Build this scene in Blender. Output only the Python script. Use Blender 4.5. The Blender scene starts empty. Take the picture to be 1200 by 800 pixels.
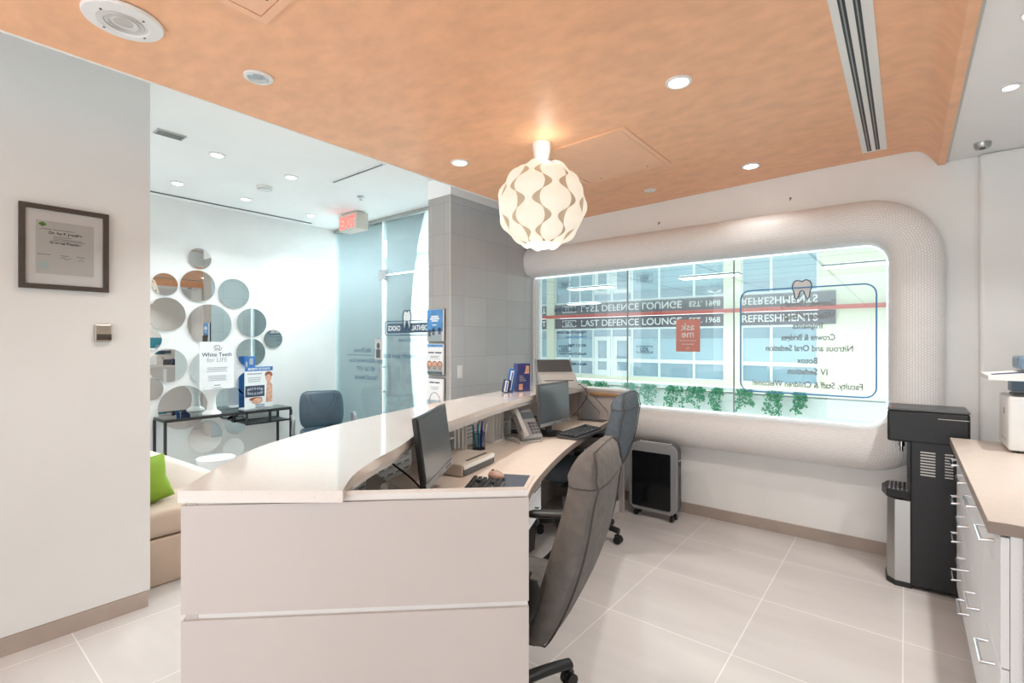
import bpy, bmesh, math, random
from mathutils import Vector, Matrix
from mathutils.geometry import tessellate_polygon
random.seed(7)
PI = math.pi
S = bpy.context.scene
COL = S.collection

# ------------------------------------------------------------------ camera, world, exposure
H = 1.42
cam_d = bpy.data.cameras.new('camera'); cam = bpy.data.objects.new('camera', cam_d); COL.objects.link(cam)
cam.location = (0, 0, H); cam.rotation_euler = (PI / 2, 0, math.radians(38.6))
cam_d.sensor_width = 36; cam_d.lens = 36 * 578 / 1200; cam_d.clip_start = 0.02
S.camera = cam
W = bpy.data.worlds.new('world'); S.world = W; W.use_nodes = True
W.node_tree.nodes['Background'].inputs[0].default_value = (0.93, 0.97, 1.0, 1)
W.node_tree.nodes['Background'].inputs[1].default_value = 2.05
S.view_settings.view_transform = 'Standard'; S.view_settings.look = 'None'
S.view_settings.exposure = 0.43; S.view_settings.gamma = 1.0; S.view_settings.use_curve_mapping = False

def area(name, loc, size, power, color=(1, 1, 1), rot=(0, 0, 0), parent=None, shape='DISK', size_y=None, spread=PI):
    d = bpy.data.lights.new(name, 'AREA'); d.shape = shape; d.size = size
    if size_y: d.size_y = size_y
    d.energy = power; d.color = color; d.spread = spread
    o = bpy.data.objects.new(name, d); COL.objects.link(o); o.location = loc; o.rotation_euler = rot
    if parent: o.parent = parent
    return o
# wide area lamp added under the hall ceiling to light the mall hall
area('hall_daylight', (-3.0, 11.0, 2.25), 9, 330, (1.0, 1.0, 0.985), (0, 0, 0), None, 'RECTANGLE', 7)
area('entrance_daylight', (-6.2, 4.5, 2.78), 4.6, 300, (0.92, 0.98, 1.0), (0, 0, 0), None, 'RECTANGLE', 0.8)  # lamp added under the corridor ceiling to brighten the view through the entrance glass

# ------------------------------------------------------------------ materials
def lin(c):
    return tuple(((v / 255) / 12.92 if v / 255 <= 0.04045 else ((v / 255 + 0.055) / 1.055) ** 2.4) for v in c) + (1,)
def mat(name, rgb, rough=0.5, metal=0.0, vary=0.0, scale=8.0, bump=0.0, bscale=60.0, stretch=(1, 1, 1), emit=0.0, spec=0.5, trans=0.0, coat=0.0):
    m = bpy.data.materials.new(name); m.use_nodes = True
    nt = m.node_tree; b = nt.nodes['Principled BSDF']
    b.inputs['Base Color'].default_value = lin(rgb); b.inputs['Roughness'].default_value = rough
    b.inputs['Metallic'].default_value = metal; b.inputs['Specular IOR Level'].default_value = spec
    if coat: b.inputs['Coat Weight'].default_value = coat; b.inputs['Coat Roughness'].default_value = 0.08
    if trans: b.inputs['Transmission Weight'].default_value = trans
    if emit:
        b.inputs['Emission Color'].default_value = lin(rgb); b.inputs['Emission Strength'].default_value = emit
    tc = nt.nodes.new('ShaderNodeTexCoord'); mp = nt.nodes.new('ShaderNodeMapping')
    mp.inputs['Scale'].default_value = stretch
    nt.links.new(tc.outputs['Object'], mp.inputs[0])
    if vary:
        n = nt.nodes.new('ShaderNodeTexNoise'); n.inputs['Scale'].default_value = scale; n.inputs['Detail'].default_value = 4
        r = nt.nodes.new('ShaderNodeValToRGB')
        r.color_ramp.elements[0].position = 0.3; r.color_ramp.elements[1].position = 0.7
        r.color_ramp.elements[0].color = lin(tuple(max(0, v * (1 - vary)) for v in rgb))
        r.color_ramp.elements[1].color = lin(tuple(min(255, v * (1 + vary * 0.6)) for v in rgb))
        nt.links.new(mp.outputs[0], n.inputs['Vector']); nt.links.new(n.outputs[0], r.inputs[0])
        nt.links.new(r.outputs[0], b.inputs['Base Color'])
    if bump:
        n2 = nt.nodes.new('ShaderNodeTexNoise'); n2.inputs['Scale'].default_value = bscale
        bp = nt.nodes.new('ShaderNodeBump'); bp.inputs['Strength'].default_value = bump; bp.inputs['Distance'].default_value = 0.004
        nt.links.new(mp.outputs[0], n2.inputs['Vector']); nt.links.new(n2.outputs[0], bp.inputs['Height'])
        nt.links.new(bp.outputs[0], b.inputs['Normal'])
    return m
def tile_mat(name, c1, c2, grout, w, h, mortar, axes, shift=(0, 0), rough=0.4, offset=0.0, nscale=2.0, nvar=0.12, nstretch=(1, 1, 1), uv=False, bump=0.15, spec=0.5):
    m = bpy.data.materials.new(name); m.use_nodes = True; nt = m.node_tree; b = nt.nodes['Principled BSDF']
    tc = nt.nodes.new('ShaderNodeTexCoord')
    if uv: vec = tc.outputs['UV']
    else:
        sp = nt.nodes.new('ShaderNodeSeparateXYZ'); cb = nt.nodes.new('ShaderNodeCombineXYZ')
        nt.links.new(tc.outputs['Object'], sp.inputs[0])
        nt.links.new(sp.outputs[axes[0]], cb.inputs[0]); nt.links.new(sp.outputs[axes[1]], cb.inputs[1])
        vec = cb.outputs[0]
    mp = nt.nodes.new('ShaderNodeMapping'); mp.inputs['Location'].default_value = (shift[0], shift[1], 0)
    nt.links.new(vec, mp.inputs[0])
    br = nt.nodes.new('ShaderNodeTexBrick'); br.offset = offset; br.squash = 1
    br.inputs['Scale'].default_value = 1; br.inputs['Brick Width'].default_value = w; br.inputs['Row Height'].default_value = h
    br.inputs['Mortar Size'].default_value = mortar; br.inputs['Mortar Smooth'].default_value = 0.3; br.inputs['Bias'].default_value = 0
    br.inputs['Color1'].default_value = lin(c1); br.inputs['Color2'].default_value = lin(c2); br.inputs['Mortar'].default_value = lin(grout)
    nt.links.new(mp.outputs[0], br.inputs['Vector'])
    out = br.outputs['Color']
    if nvar:
        mp2 = nt.nodes.new('ShaderNodeMapping'); mp2.inputs['Scale'].default_value = nstretch
        nt.links.new(vec, mp2.inputs[0])
        n = nt.nodes.new('ShaderNodeTexNoise'); n.inputs['Scale'].default_value = nscale; n.inputs['Detail'].default_value = 6
        nt.links.new(mp2.outputs[0], n.inputs['Vector'])
        mr = nt.nodes.new('ShaderNodeMapRange'); mr.inputs[1].default_value = 0.3; mr.inputs[2].default_value = 0.7
        mr.inputs[3].default_value = 1 - nvar; mr.inputs[4].default_value = 1 + nvar * 0.5
        nt.links.new(n.outputs[0], mr.inputs[0])
        mx = nt.nodes.new('ShaderNodeMix'); mx.data_type = 'RGBA'; mx.blend_type = 'MULTIPLY'; mx.inputs[0].default_value = 1
        nt.links.new(out, mx.inputs[6]); nt.links.new(mr.outputs[0], mx.inputs[7]); out = mx.outputs[2]
    nt.links.new(out, b.inputs['Base Color']); b.inputs['Roughness'].default_value = rough; b.inputs['Specular IOR Level'].default_value = spec
    bp = nt.nodes.new('ShaderNodeBump'); bp.inputs['Strength'].default_value = bump; bp.inputs['Distance'].default_value = 0.004; bp.invert = True
    nt.links.new(br.outputs['Fac'], bp.inputs['Height']); nt.links.new(bp.outputs[0], b.inputs['Normal'])
    return m
def glass_mat(name, tint=(235, 246, 246), refl=0.08, frost=0.0):
    m = bpy.data.materials.new(name); m.use_nodes = True; nt = m.node_tree
    nt.nodes.remove(nt.nodes['Principled BSDF']); out = nt.nodes['Material Output']
    t = nt.nodes.new('ShaderNodeBsdfTransparent'); t.inputs[0].default_value = lin(tint)
    g = nt.nodes.new('ShaderNodeBsdfGlossy'); g.inputs['Roughness'].default_value = 0.0
    fr = nt.nodes.new('ShaderNodeFresnel'); fr.inputs['IOR'].default_value = 1.3
    ad = nt.nodes.new('ShaderNodeMath'); ad.operation = 'ADD'; ad.use_clamp = True; ad.inputs[1].default_value = refl
    nt.links.new(fr.outputs[0], ad.inputs[0])
    mx = nt.nodes.new('ShaderNodeMixShader'); nt.links.new(ad.outputs[0], mx.inputs[0])
    nt.links.new(t.outputs[0], mx.inputs[1]); nt.links.new(g.outputs[0], mx.inputs[2])
    last = mx.outputs[0]
    if frost:
        d = nt.nodes.new('ShaderNodeBsdfDiffuse'); d.inputs[0].default_value = lin((225, 238, 242))
        m2 = nt.nodes.new('ShaderNodeMixShader'); m2.inputs[0].default_value = frost
        nt.links.new(last, m2.inputs[1]); nt.links.new(d.outputs[0], m2.inputs[2]); last = m2.outputs[0]
    nt.links.new(last, out.inputs[0])
    return m
M = {}
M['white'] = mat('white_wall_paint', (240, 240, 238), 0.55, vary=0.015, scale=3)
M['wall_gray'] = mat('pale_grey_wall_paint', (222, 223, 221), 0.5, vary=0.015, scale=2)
M['ceil'] = mat('white_ceiling_paint', (248, 248, 247), 0.7, vary=0.01, scale=2)
M['orange'] = mat('mottled_orange_plaster', (250, 192, 150), 0.45, vary=0.042, scale=9, bump=0.12, bscale=25, stretch=(1, 1.5, 1))
M['orange_flat'] = mat('orange_panel_paint', (252, 200, 164), 0.5, vary=0.02)
M['floor'] = tile_mat('floor_tile', (206, 201, 198), (199, 194, 191), (232, 228, 225), 0.61, 0.61, 0.003, (0, 1), (0.01 + 6.1, -0.54 + 6.1), 0.3, 0, 1.6, 0.12, (0.6, 2.6, 1), bump=0.1)
M['tile_y'] = tile_mat('grey_wall_tile_side', (194, 198, 200), (186, 190, 193), (166, 170, 173), 0.292, 0.262, 0.0022, (1, 2), (-0.172 - 2.92 + 2.92, 0.02), 0.38, 0, 1.5, 0.06)
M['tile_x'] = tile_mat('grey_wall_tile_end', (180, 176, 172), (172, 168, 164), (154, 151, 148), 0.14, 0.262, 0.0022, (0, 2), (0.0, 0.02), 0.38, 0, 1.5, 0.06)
M['base'] = mat('taupe_baseboard_tile', (172, 158, 147), 0.45, vary=0.04, scale=5)
M['mosaic'] = tile_mat('white_mosaic', (249, 247, 245), (245, 243, 241), (224, 220, 217), 0.017, 0.0145, 0.0016, (0, 1), (0, 0), 0.38, 0.5, 3, 0.03, uv=True, bump=0.6)
M['lam'] = mat('warm_white_laminate', (207, 199, 195), 0.38, vary=0.012, scale=2)
M['lam_edge'] = mat('pale_reveal_strip', (236, 233, 230), 0.35)
M['shadow_gap'] = mat('grey_reveal', (172, 166, 162), 0.5)
M['worktop'] = mat('beige_worktop', (226, 212, 199), 0.32, vary=0.015, scale=30)
M['taupe_top'] = mat('taupe_worktop', (196, 182, 171), 0.33, vary=0.02, scale=40)
M['taupe_edge'] = mat('taupe_worktop_edge', (150, 135, 126), 0.4)
M['cab'] = mat('white_cabinet_lacquer', (240, 242, 244), 0.4)
M['chrome'] = mat('brushed_chrome', (205, 208, 212), 0.18, 1.0)
M['steel'] = mat('satin_steel', (186, 186, 184), 0.32, 1.0)
M['nickel'] = mat('warm_satin_nickel', (180, 172, 160), 0.35, 0.9)
M['black'] = mat('black_plastic', (28, 28, 30), 0.4, vary=0.05)
M['black_metal'] = mat('black_powder_coat', (40, 40, 42), 0.45)
M['dark_gloss'] = mat('glossy_black', (22, 23, 25), 0.15)
M['fabric'] = mat('charcoal_chair_fabric', (130, 126, 123), 0.92, vary=0.07, scale=26, bump=0.5, bscale=320, spec=0.15)
M['fabric_blue'] = mat('slate_blue_chair_fabric', (108, 118, 127), 0.9, vary=0.07, scale=26, bump=0.5, bscale=320, spec=0.15)
M['piping'] = mat('dark_piping', (84, 80, 77), 0.8)
M['leather'] = mat('slate_leather', (72, 92, 106), 0.35, vary=0.06, scale=9, bump=0.15, bscale=90)
M['grey_pl'] = mat('grey_plastic', (150, 152, 154), 0.4)
M['dgrey_pl'] = mat('dark_grey_plastic', (84, 86, 88), 0.45)
M['lgrey_pl'] = mat('light_grey_plastic', (198, 196, 192), 0.4)
M['ivory_pl'] = mat('ivory_plastic', (214, 204, 192), 0.4)
M['white_pl'] = mat('white_plastic', (238, 238, 236), 0.35)
M['screen'] = mat('dark_screen_glass', (96, 106, 112), 0.18, spec=0.6)
M['frame_wood'] = mat('dark_stained_frame', (70, 62, 56), 0.45, vary=0.08, scale=20, stretch=(1, 1, 8))
M['paper'] = mat('white_paper', (240, 240, 240), 0.6)
M['mirror'] = mat('mirror_silver', (232, 236, 234), 0.0, 1.0)
M['ink'] = mat('grey_ink', (70, 72, 78), 0.6)
M['ink_l'] = mat('pale_grey_ink', (168, 170, 176), 0.6)
M['navy'] = mat('navy_print', (40, 66, 104), 0.5)
M['blue'] = mat('blue_print', (58, 116, 186), 0.5, vary=0.12, scale=14)
M['sky_print'] = mat('sky_blue_print', (88, 150, 206), 0.5, vary=0.14, scale=12)
M['skin_print'] = mat('peach_print', (226, 172, 146), 0.5, vary=0.15, scale=30)
M['hair_print'] = mat('auburn_print', (150, 82, 52), 0.5, vary=0.15, scale=30)
M['dark_print'] = mat('dark_blue_print', (52, 62, 88), 0.5, vary=0.2, scale=40)
M['pink_poster'] = mat('coral_pink_print', (222, 150, 138), 0.5)
M['teal'] = mat('teal_backpainted_glass', (72, 150, 168), 0.2)
M['sofa'] = mat('cream_upholstery', (226, 213, 202), 0.75, vary=0.03, scale=4, bump=0.15, bscale=200)
M['sofa_base'] = mat('beige_upholstery', (198, 178, 160), 0.75, vary=0.04, scale=4, bump=0.15, bscale=200)
M['green'] = mat('lime_green_cushion_cloth', (138, 172, 48), 0.8, vary=0.05, scale=6, bump=0.2, bscale=250)
M['wood'] = mat('oak_strip', (186, 146, 104), 0.45, vary=0.12, scale=8, stretch=(1, 10, 10))
M['shade'] = mat('ivory_lamp_plate', (242, 236, 226), 0.5, emit=0.27)
M['shade_in'] = mat('taupe_lamp_liner', (196, 180, 156), 0.6, emit=0.13)
M['bulb'] = mat('lamp_glow', (255, 250, 240), 0.5, emit=4)
M['lamp_on'] = mat('downlight_glow', (255, 253, 248), 0.5, emit=7)
M['reflector'] = mat('downlight_reflector', (210, 214, 216), 0.25, 0.7)
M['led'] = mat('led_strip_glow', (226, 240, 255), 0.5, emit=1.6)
M['exit_red'] = mat('red_lit_letters', (255, 92, 84), 0.5, emit=1.6)
M['decal_blue'] = mat('blue_vinyl', (96, 156, 214), 0.5)
M['decal_white'] = mat('white_vinyl', (236, 240, 240), 0.5)
M['decal_grey'] = mat('grey_vinyl', (146, 154, 155), 0.5)
M['decal_dark'] = mat('slate_vinyl', (64, 92, 116), 0.5)
M['hall_cream'] = mat('cream_hall_wall', (226, 228, 208), 0.55, vary=0.01)
M['hall_white'] = mat('white_hall_wall', (232, 238, 234), 0.5)
M['sign_band'] = mat('grey_sign_band', (98, 98, 108), 0.5)
M['red_band'] = mat('coral_red_stripe', (206, 96, 84), 0.5)
M['pane'] = mat('blue_grey_shop_pane', (146, 174, 190), 0.08, vary=0.08, scale=0.7, coat=0.3)
M['pane_frost'] = mat('frosted_shop_pane', (160, 190, 204), 0.35)
M['mullion'] = mat('white_mullion', (228, 238, 240), 0.4)
M['hall_light'] = mat('fluorescent_diffuser', (245, 252, 255), 0.5, emit=6)
M['leaf'] = mat('hanging_leaf', (78, 150, 112), 0.6, vary=0.2, scale=20)
M['leaf_pale'] = mat('pale_hanging_leaf', (120, 172, 152), 0.6, vary=0.2, scale=20)
M['glass_top'] = glass_mat('table_glass', (205, 226, 226), 0.16)
M['glass'] = glass_mat('window_glass', (246, 251, 251), 0.03)
M['glass_door'] = glass_mat('door_glass', (238, 247, 248), 0.04, 0.12)
M['picture_glass'] = glass_mat('picture_glass', (252, 253, 253), -0.01)
M['clear'] = glass_mat('clear_acrylic', (240, 244, 245), 0.06)
M['pad'] = mat('dark_mouse_pad', (78, 86, 98), 0.6)
M['pen_teal'] = mat('teal_pen', (40, 150, 180), 0.3); M['pen_blue'] = mat('blue_pen', (44, 74, 180), 0.3)
M['amber'] = mat('brown_mouse_shell', (178, 142, 126), 0.3)
M['mesh_wire'] = mat('black_wire', (34, 34, 36), 0.5)
M['bowl'] = mat('white_glazed_bowl', (236, 240, 242), 0.2)
# speckled quartz
m = mat('speckled_quartz', (228, 217, 208), 0.1, coat=0.6); M['quartz'] = m
nt = m.node_tree; v = nt.nodes.new('ShaderNodeTexVoronoi'); v.inputs['Scale'].default_value = 150
tc = nt.nodes.new('ShaderNodeTexCoord'); nt.links.new(tc.outputs['Object'], v.inputs['Vector'])
n = nt.nodes.new('ShaderNodeTexNoise'); n.inputs['Scale'].default_value = 90; nt.links.new(tc.outputs['Object'], n.inputs['Vector'])
ad = nt.nodes.new('ShaderNodeMath'); ad.operation = 'ADD'; nt.links.new(v.outputs[0], ad.inputs[0]); nt.links.new(n.outputs[0], ad.inputs[1])
r = nt.nodes.new('ShaderNodeValToRGB'); r.color_ramp.elements[0].position = 0.5; r.color_ramp.elements[0].color = lin((190, 172, 158))
r.color_ramp.elements[1].position = 0.62; r.color_ramp.elements[1].color = lin((230, 220, 212))
nt.links.new(ad.outputs[0], r.inputs[0]); nt.links.new(r.outputs[0], nt.nodes['Principled BSDF'].inputs['Base Color'])
# glossy hall ceiling with a tile grid
M['hall_ceil'] = tile_mat('glossy_hall_ceiling', (226, 233, 236), (222, 230, 233), (120, 136, 144), 1.2, 0.6, 0.02, (0, 1), (20, 20), 0.04, 0, 1, 0.0, bump=0.0)
M['hall_ceil'].node_tree.nodes['Principled BSDF'].inputs['Metallic'].default_value = 0.75

# ------------------------------------------------------------------ geometry helpers
def nb(): return bmesh.new()
def xf(bm, verts, mtx): bmesh.ops.transform(bm, matrix=mtx, verts=verts)
def box(bm, c, s, rot=None, bev=0.0, seg=2):
    r = bmesh.ops.create_cube(bm, size=1); vs = r['verts']
    bmesh.ops.scale(bm, vec=s, verts=vs)
    if bev:
        es = list({e for v in vs for e in v.link_edges})
        q = bmesh.ops.bevel(bm, geom=es, offset=bev, segments=seg, affect='EDGES', profile=0.5)
        vs = list({v for f in q['faces'] for v in f.verts} | {v for v in vs if v.is_valid})
        # include every vertex of the connected island
        seen = set(vs); st = list(vs)
        while st:
            v = st.pop()
            for e in v.link_edges:
                o = e.other_vert(v)
                if o not in seen: seen.add(o); st.append(o)
        vs = list(seen)
    mt = Matrix.Translation(c)
    if rot is not None: mt = mt @ rot.to_4x4() if isinstance(rot, Matrix) else mt @ Matrix.Rotation(rot, 4, 'Z')
    xf(bm, vs, mt); return vs
def bb(bm, x0, x1, y0, y1, z0, z1, bev=0.0, seg=2):
    return box(bm, ((x0 + x1) / 2, (y0 + y1) / 2, (z0 + z1) / 2), (abs(x1 - x0), abs(y1 - y0), abs(z1 - z0)), None, bev, seg)
def cyl(bm, p0, p1, r0, r1=None, seg=20, cap=True):
    p0 = Vector(p0); p1 = Vector(p1); d = p1 - p0; r1 = r0 if r1 is None else r1
    q = bmesh.ops.create_cone(bm, cap_ends=cap, segments=seg, radius1=r0, radius2=r1, depth=d.length)
    xf(bm, q['verts'], Matrix.Translation((p0 + p1) / 2) @ d.to_track_quat('Z', 'Y').to_matrix().to_4x4()); return q['verts']
def sph(bm, c, r, sc=(1, 1, 1), u=20, v=12):
    q = bmesh.ops.create_uvsphere(bm, u_segments=u, v_segments=v, radius=r)
    xf(bm, q['verts'], Matrix.Translation(c) @ Matrix.Diagonal((*sc, 1)))
def lathe(bm, prof, c=(0, 0, 0), seg=32):
    rings = []
    for (r, z) in prof:
        if r < 1e-6: rings.append([bm.verts.new((c[0], c[1], c[2] + z))])
        else: rings.append([bm.verts.new((c[0] + r * math.cos(2 * PI * k / seg), c[1] + r * math.sin(2 * PI * k / seg), c[2] + z)) for k in range(seg)])
    for a, b in zip(rings, rings[1:]):
        for k in range(seg):
            k2 = (k + 1) % seg
            if len(a) == 1 and len(b) == 1: continue
            if len(a) == 1: bm.faces.new((a[0], b[k], b[k2]))
            elif len(b) == 1: bm.faces.new((a[k], a[k2], b[0]))
            else: bm.faces.new((a[k], a[k2], b[k2], b[k]))
def loft(bm, rings, close=True, cap=True):
    R = [[bm.verts.new(p) for p in r] for r in rings]
    n = len(R[0])
    for a, b in zip(R, R[1:]):
        for k in range(n if close else n - 1):
            bm.faces.new((a[k], a[(k + 1) % n], b[(k + 1) % n], b[k]))
    if cap:
        bm.faces.new(list(reversed(R[0]))); bm.faces.new(R[-1])
    return R
def cr(pts, n=8, closed=False):
    P = [Vector(p) for p in pts]; out = []
    m = len(P)
    for i in range(m if closed else m - 1):
        g = (lambda k: P[k % m]) if closed else (lambda k: P[max(0, min(m - 1, k))])
        a, b, c, d = g(i - 1), g(i), g(i + 1), g(i + 2)
        for k in range(n):
            t = k / n
            out.append(0.5 * ((2 * b) + (c - a) * t + (2 * a - 5 * b + 4 * c - d) * t * t + (3 * b - a - 3 * c + d) * t ** 3))
    if not closed: out.append(P[-1])
    return out
def tube(bm, pts, r, seg=8, closed=False, rr=None):
    P = [Vector(p) for p in pts]; n = len(P); rings = []
    up = Vector((0, 0, 1))
    prev = None
    for i in range(n):
        a = P[(i - 1) % n] if closed else P[max(0, i - 1)]; b = P[(i + 1) % n] if closed else P[min(n - 1, i + 1)]
        t = (b - a).normalized()
        s = prev if prev is not None else (Vector((0, 0, 1)) if abs(t.z) < 0.9 else Vector((1, 0, 0)))
        s = (s - t * s.dot(t)).normalized(); prev = s; q = t.cross(s)
        rad = rr[i] if rr else r
        rings.append([P[i] + s * rad * math.cos(2 * PI * k / seg) + q * rad * math.sin(2 * PI * k / seg) for k in range(seg)])
    if closed: rings.append(rings[0]); 
    loft(bm, rings, True, not closed)
    if closed: bmesh.ops.remove_doubles(bm, verts=bm.verts, dist=1e-6)
def prism(bm, poly, z0, z1, axis='Z', holes=()):
    """extrude a polygon (with holes) between two levels of one axis"""
    def pt(p, z):
        return {'Z': (p[0], p[1], z), 'Y': (p[0], z, p[1]), 'X': (z, p[0], p[1])}[axis]
    loops = [poly] + list(holes)
    flat = [p for l in loops for p in l]
    tris = tessellate_polygon([[Vector((p[0], p[1], 0)) for p in l] for l in loops])
    a = [bm.verts.new(pt(p, z0)) for p in flat]; b = [bm.verts.new(pt(p, z1)) for p in flat]
    for t in tris:
        try: bm.faces.new([a[i] for i in t]); bm.faces.new([b[i] for i in reversed(t)])
        except ValueError: pass
    k = 0
    for l in loops:
        n = len(l)
        for i in range(n):
            i2 = (i + 1) % n
            bm.faces.new((a[k + i], a[k + i2], b[k + i2], b[k + i]))
        k += n
    bmesh.ops.recalc_face_normals(bm, faces=bm.faces)
def rrect(x0, x1, y0, y1, r, n=6):
    out = []
    for cx, cy, a0 in ((x1 - r, y1 - r, 0), (x0 + r, y1 - r, PI / 2), (x0 + r, y0 + r, PI), (x1 - r, y0 + r, 1.5 * PI)):
        for k in range(n + 1):
            a = a0 + PI / 2 * k / n; out.append((cx + r * math.cos(a), cy + r * math.sin(a)))
    return out
def obj(name, bm, m, parent=None, smooth=False, angle=40):
    bmesh.ops.recalc_face_normals(bm, faces=bm.faces)
    me = bpy.data.meshes.new(name); bm.to_mesh(me); bm.free()
    o = bpy.data.objects.new(name, me); COL.objects.link(o)
    me.materials.append(M[m] if isinstance(m, str) else m)
    if smooth:
        for p in me.polygons: p.use_smooth = True
        me.set_sharp_from_angle(angle=math.radians(angle))
    if parent: o.parent = parent
    return o
def tag(o, label, cat, group=None):
    o['label'] = label; o['category'] = cat
    if group: o['group'] = group
    return o
def thing(name, label, cat, loc=(0, 0, 0), rz=0.0, group=None):
    o = bpy.data.objects.new(name, None); COL.objects.link(o); o.location = loc; o.rotation_euler = (0, 0, rz)
    o.empty_display_size = 0.1
    return tag(o, label, cat, group)
def struct(name, bm, m, smooth=False, parent=None):
    o = obj(name, bm, m, parent, smooth)
    if not parent: o['kind'] = 'structure'
    return o
def dup(root, loc, rz, label, group=None):
    r_ = root.copy(); COL.objects.link(r_); r_.location = loc; r_.rotation_euler = (0, 0, rz); r_['label'] = label
    if group: r_['group'] = group
    def rec(src, dst):
        for ch in src.children:
            c = ch.copy(); COL.objects.link(c); c.parent = dst; rec(ch, c)
    rec(root, r_); return r_
def text_bm(bm, s, size, origin, u=(1, 0, 0), v=(0, 0, 1), align='CENTER', bold=0.0, depth=0.0, width=None):
    """flat lettering: u is the reading direction, v is up"""
    cu = bpy.data.curves.new('t', 'FONT'); cu.body = s; cu.size = size; cu.align_x = align; cu.offset = bold; cu.extrude = depth
    o = bpy.data.objects.new('t', cu); COL.objects.link(o)
    me = bpy.data.meshes.new_from_object(o.evaluated_get(bpy.context.evaluated_depsgraph_get()))
    u = Vector(u); v = Vector(v); n = u.cross(v); og = Vector(origin)
    k = 1.0
    if width and len(me.vertices):
        xs = [q.co.x for q in me.vertices]; k = width / max(1e-6, max(xs) - min(xs))
    vs = [bm.verts.new(og + u * (q.co.x * k) + v * q.co.y + n * q.co.z) for q in me.vertices]
    for p in me.polygons:
        try: bm.faces.new([vs[i] for i in p.vertices])
        except ValueError: pass
    bpy.data.objects.remove(o); bpy.data.curves.remove(cu); bpy.data.meshes.remove(me)

# ================================================================== SETTING
YB = 4.105      # inner face of the window wall
XT = -3.0       # tiled wall
XL = -3.18      # left wall
XM = -5.67      # mirror wall
YG = 3.5        # glass entrance
ZC = 2.83
XR = 0.9
def zo(x): return 2.59 + 0.024 * (x + 2.75)
b = nb(); bb(b, -12, 6, -2.5, 4.3, -0.1, 0); struct('floor', b, 'floor')
b = nb(); bb(b, -6.2, XR + 0.1, -2.5, YB + 0.15, ZC, ZC + 0.1); struct('ceiling', b, 'ceil')
# orange wave ceiling panel
prof = [(-2.66, 2.592), (-2.0, zo(-2.0)), (-1.2, zo(-1.2)), (-0.5, zo(-0.5)), (-0.12, 2.647), (0.0, 2.648), (0.06, 2.64), (0.10, 2.615), (0.13, 2.575), (0.155, 2.535), (0.165, 2.528), (0.195, 2.528)]
prof = [(p.x, p.y) for p in cr([(x, z, 0) for x, z in prof], 5)]
b = nb(); poly = prof + [(0.195, ZC - 0.002), (-2.66, ZC - 0.002)]
prism(b, poly, -2.5, YB - 0.004, 'Y'); struct('ceiling_orange', b, 'orange', True)
b = nb(); bb(b, 0.195, 0.207, -2.5, YB - 0.004, 2.538, 2.8); struct('trim_1', b, 'lgrey_pl')
b = nb(); bb(b, 0.207, XR, -2.5, YB - 0.004, 2.542, 2.8); struct('ceiling_soffit', b, 'ceil')
b = nb(); bb(b, -2.672, -2.66, -2.5, YB - 0.004, 2.588, 2.82); struct('trim_2', b, 'ceil')
# left wall with the framed certificate
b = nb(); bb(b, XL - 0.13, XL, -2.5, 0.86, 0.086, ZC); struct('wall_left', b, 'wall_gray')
b = nb(); bb(b, XL - 0.12, XL + 0.004, -2.5, 0.85, 0, 0.084); struct('baseboard_left', b, 'base')
# window wall: a sheet with the window cut out of it
hole = rrect(-2.985, -0.09, 0.845, 2.075, 0.13, 8)
hole = [(x, z) if x > -1 else (-2.985, 0.845 if z < 1.4 else 2.075) for x, z in hole]
hh = []
for p_ in hole:
    if not hh or (abs(p_[0] - hh[-1][0]) + abs(p_[1] - hh[-1][1])) > 1e-5: hh.append(p_)
b = nb(); prism(b, [(-3.3, 0), (XR + 0.1, 0), (XR + 0.1, ZC), (-3.3, ZC)], YB, YB + 0.14, 'Y', [hh]); struct('wall_back', b, 'white')
b = nb(); bb(b, -2.98, 0.30, YB - 0.012, YB - 0.001, 0, 0.085); struct('baseboard_back', b, 'base')
# tiled pier
b = nb(); bb(b, -3.28, XT, 2.935, YB - 0.002, 0, 2.662); struct('wall_tiled', b, 'tile_y')
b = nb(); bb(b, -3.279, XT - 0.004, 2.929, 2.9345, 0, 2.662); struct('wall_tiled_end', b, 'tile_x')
b = nb(); bb(b, -3.29, XT + 0.004, 2.927, YB - 0.002, 2.664, ZC - 0.002); struct('trim_3', b, 'ceil')
b = nb(); bb(b, XT - 0.006, XT + 0.003, 2.926, 2.936, 0, 2.662); struct('trim_4', b, 'lgrey_pl')
# mirror wall and lobby
b = nb(); bb(b, XM - 0.12, XM, -2.5, YG + 0.02, 0, ZC); struct('wall_lobby', b, 'white')
b = nb(); bb(b, XM + 0.001, XM + 0.012, -2.5, YG - 0.02, 0, 0.085); struct('baseboard_lobby', b, 'base')
b = nb(); bb(b, XM + 0.12, XM + 0.15, -2.5, 3.1, ZC - 0.006, ZC - 0.001); struct('trim_5', b, 'dgrey_pl')
# right wall and pier
b = nb(); bb(b, XR, XR + 0.1, -2.5, YB + 0.1, 0, ZC); struct('wall_right', b, 'white')
b = nb(); bb(b, 0.345, XR - 0.002, 4.05, YB - 0.002, 0, 2.5415, 0.02, 3); struct('wall_pier', b, 'white')
b = nb(); bb(b, XR - 0.012, XR - 0.001, 2.0, 3.59, 0.905, 1.5); struct('trim_6', b, 'teal')

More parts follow.
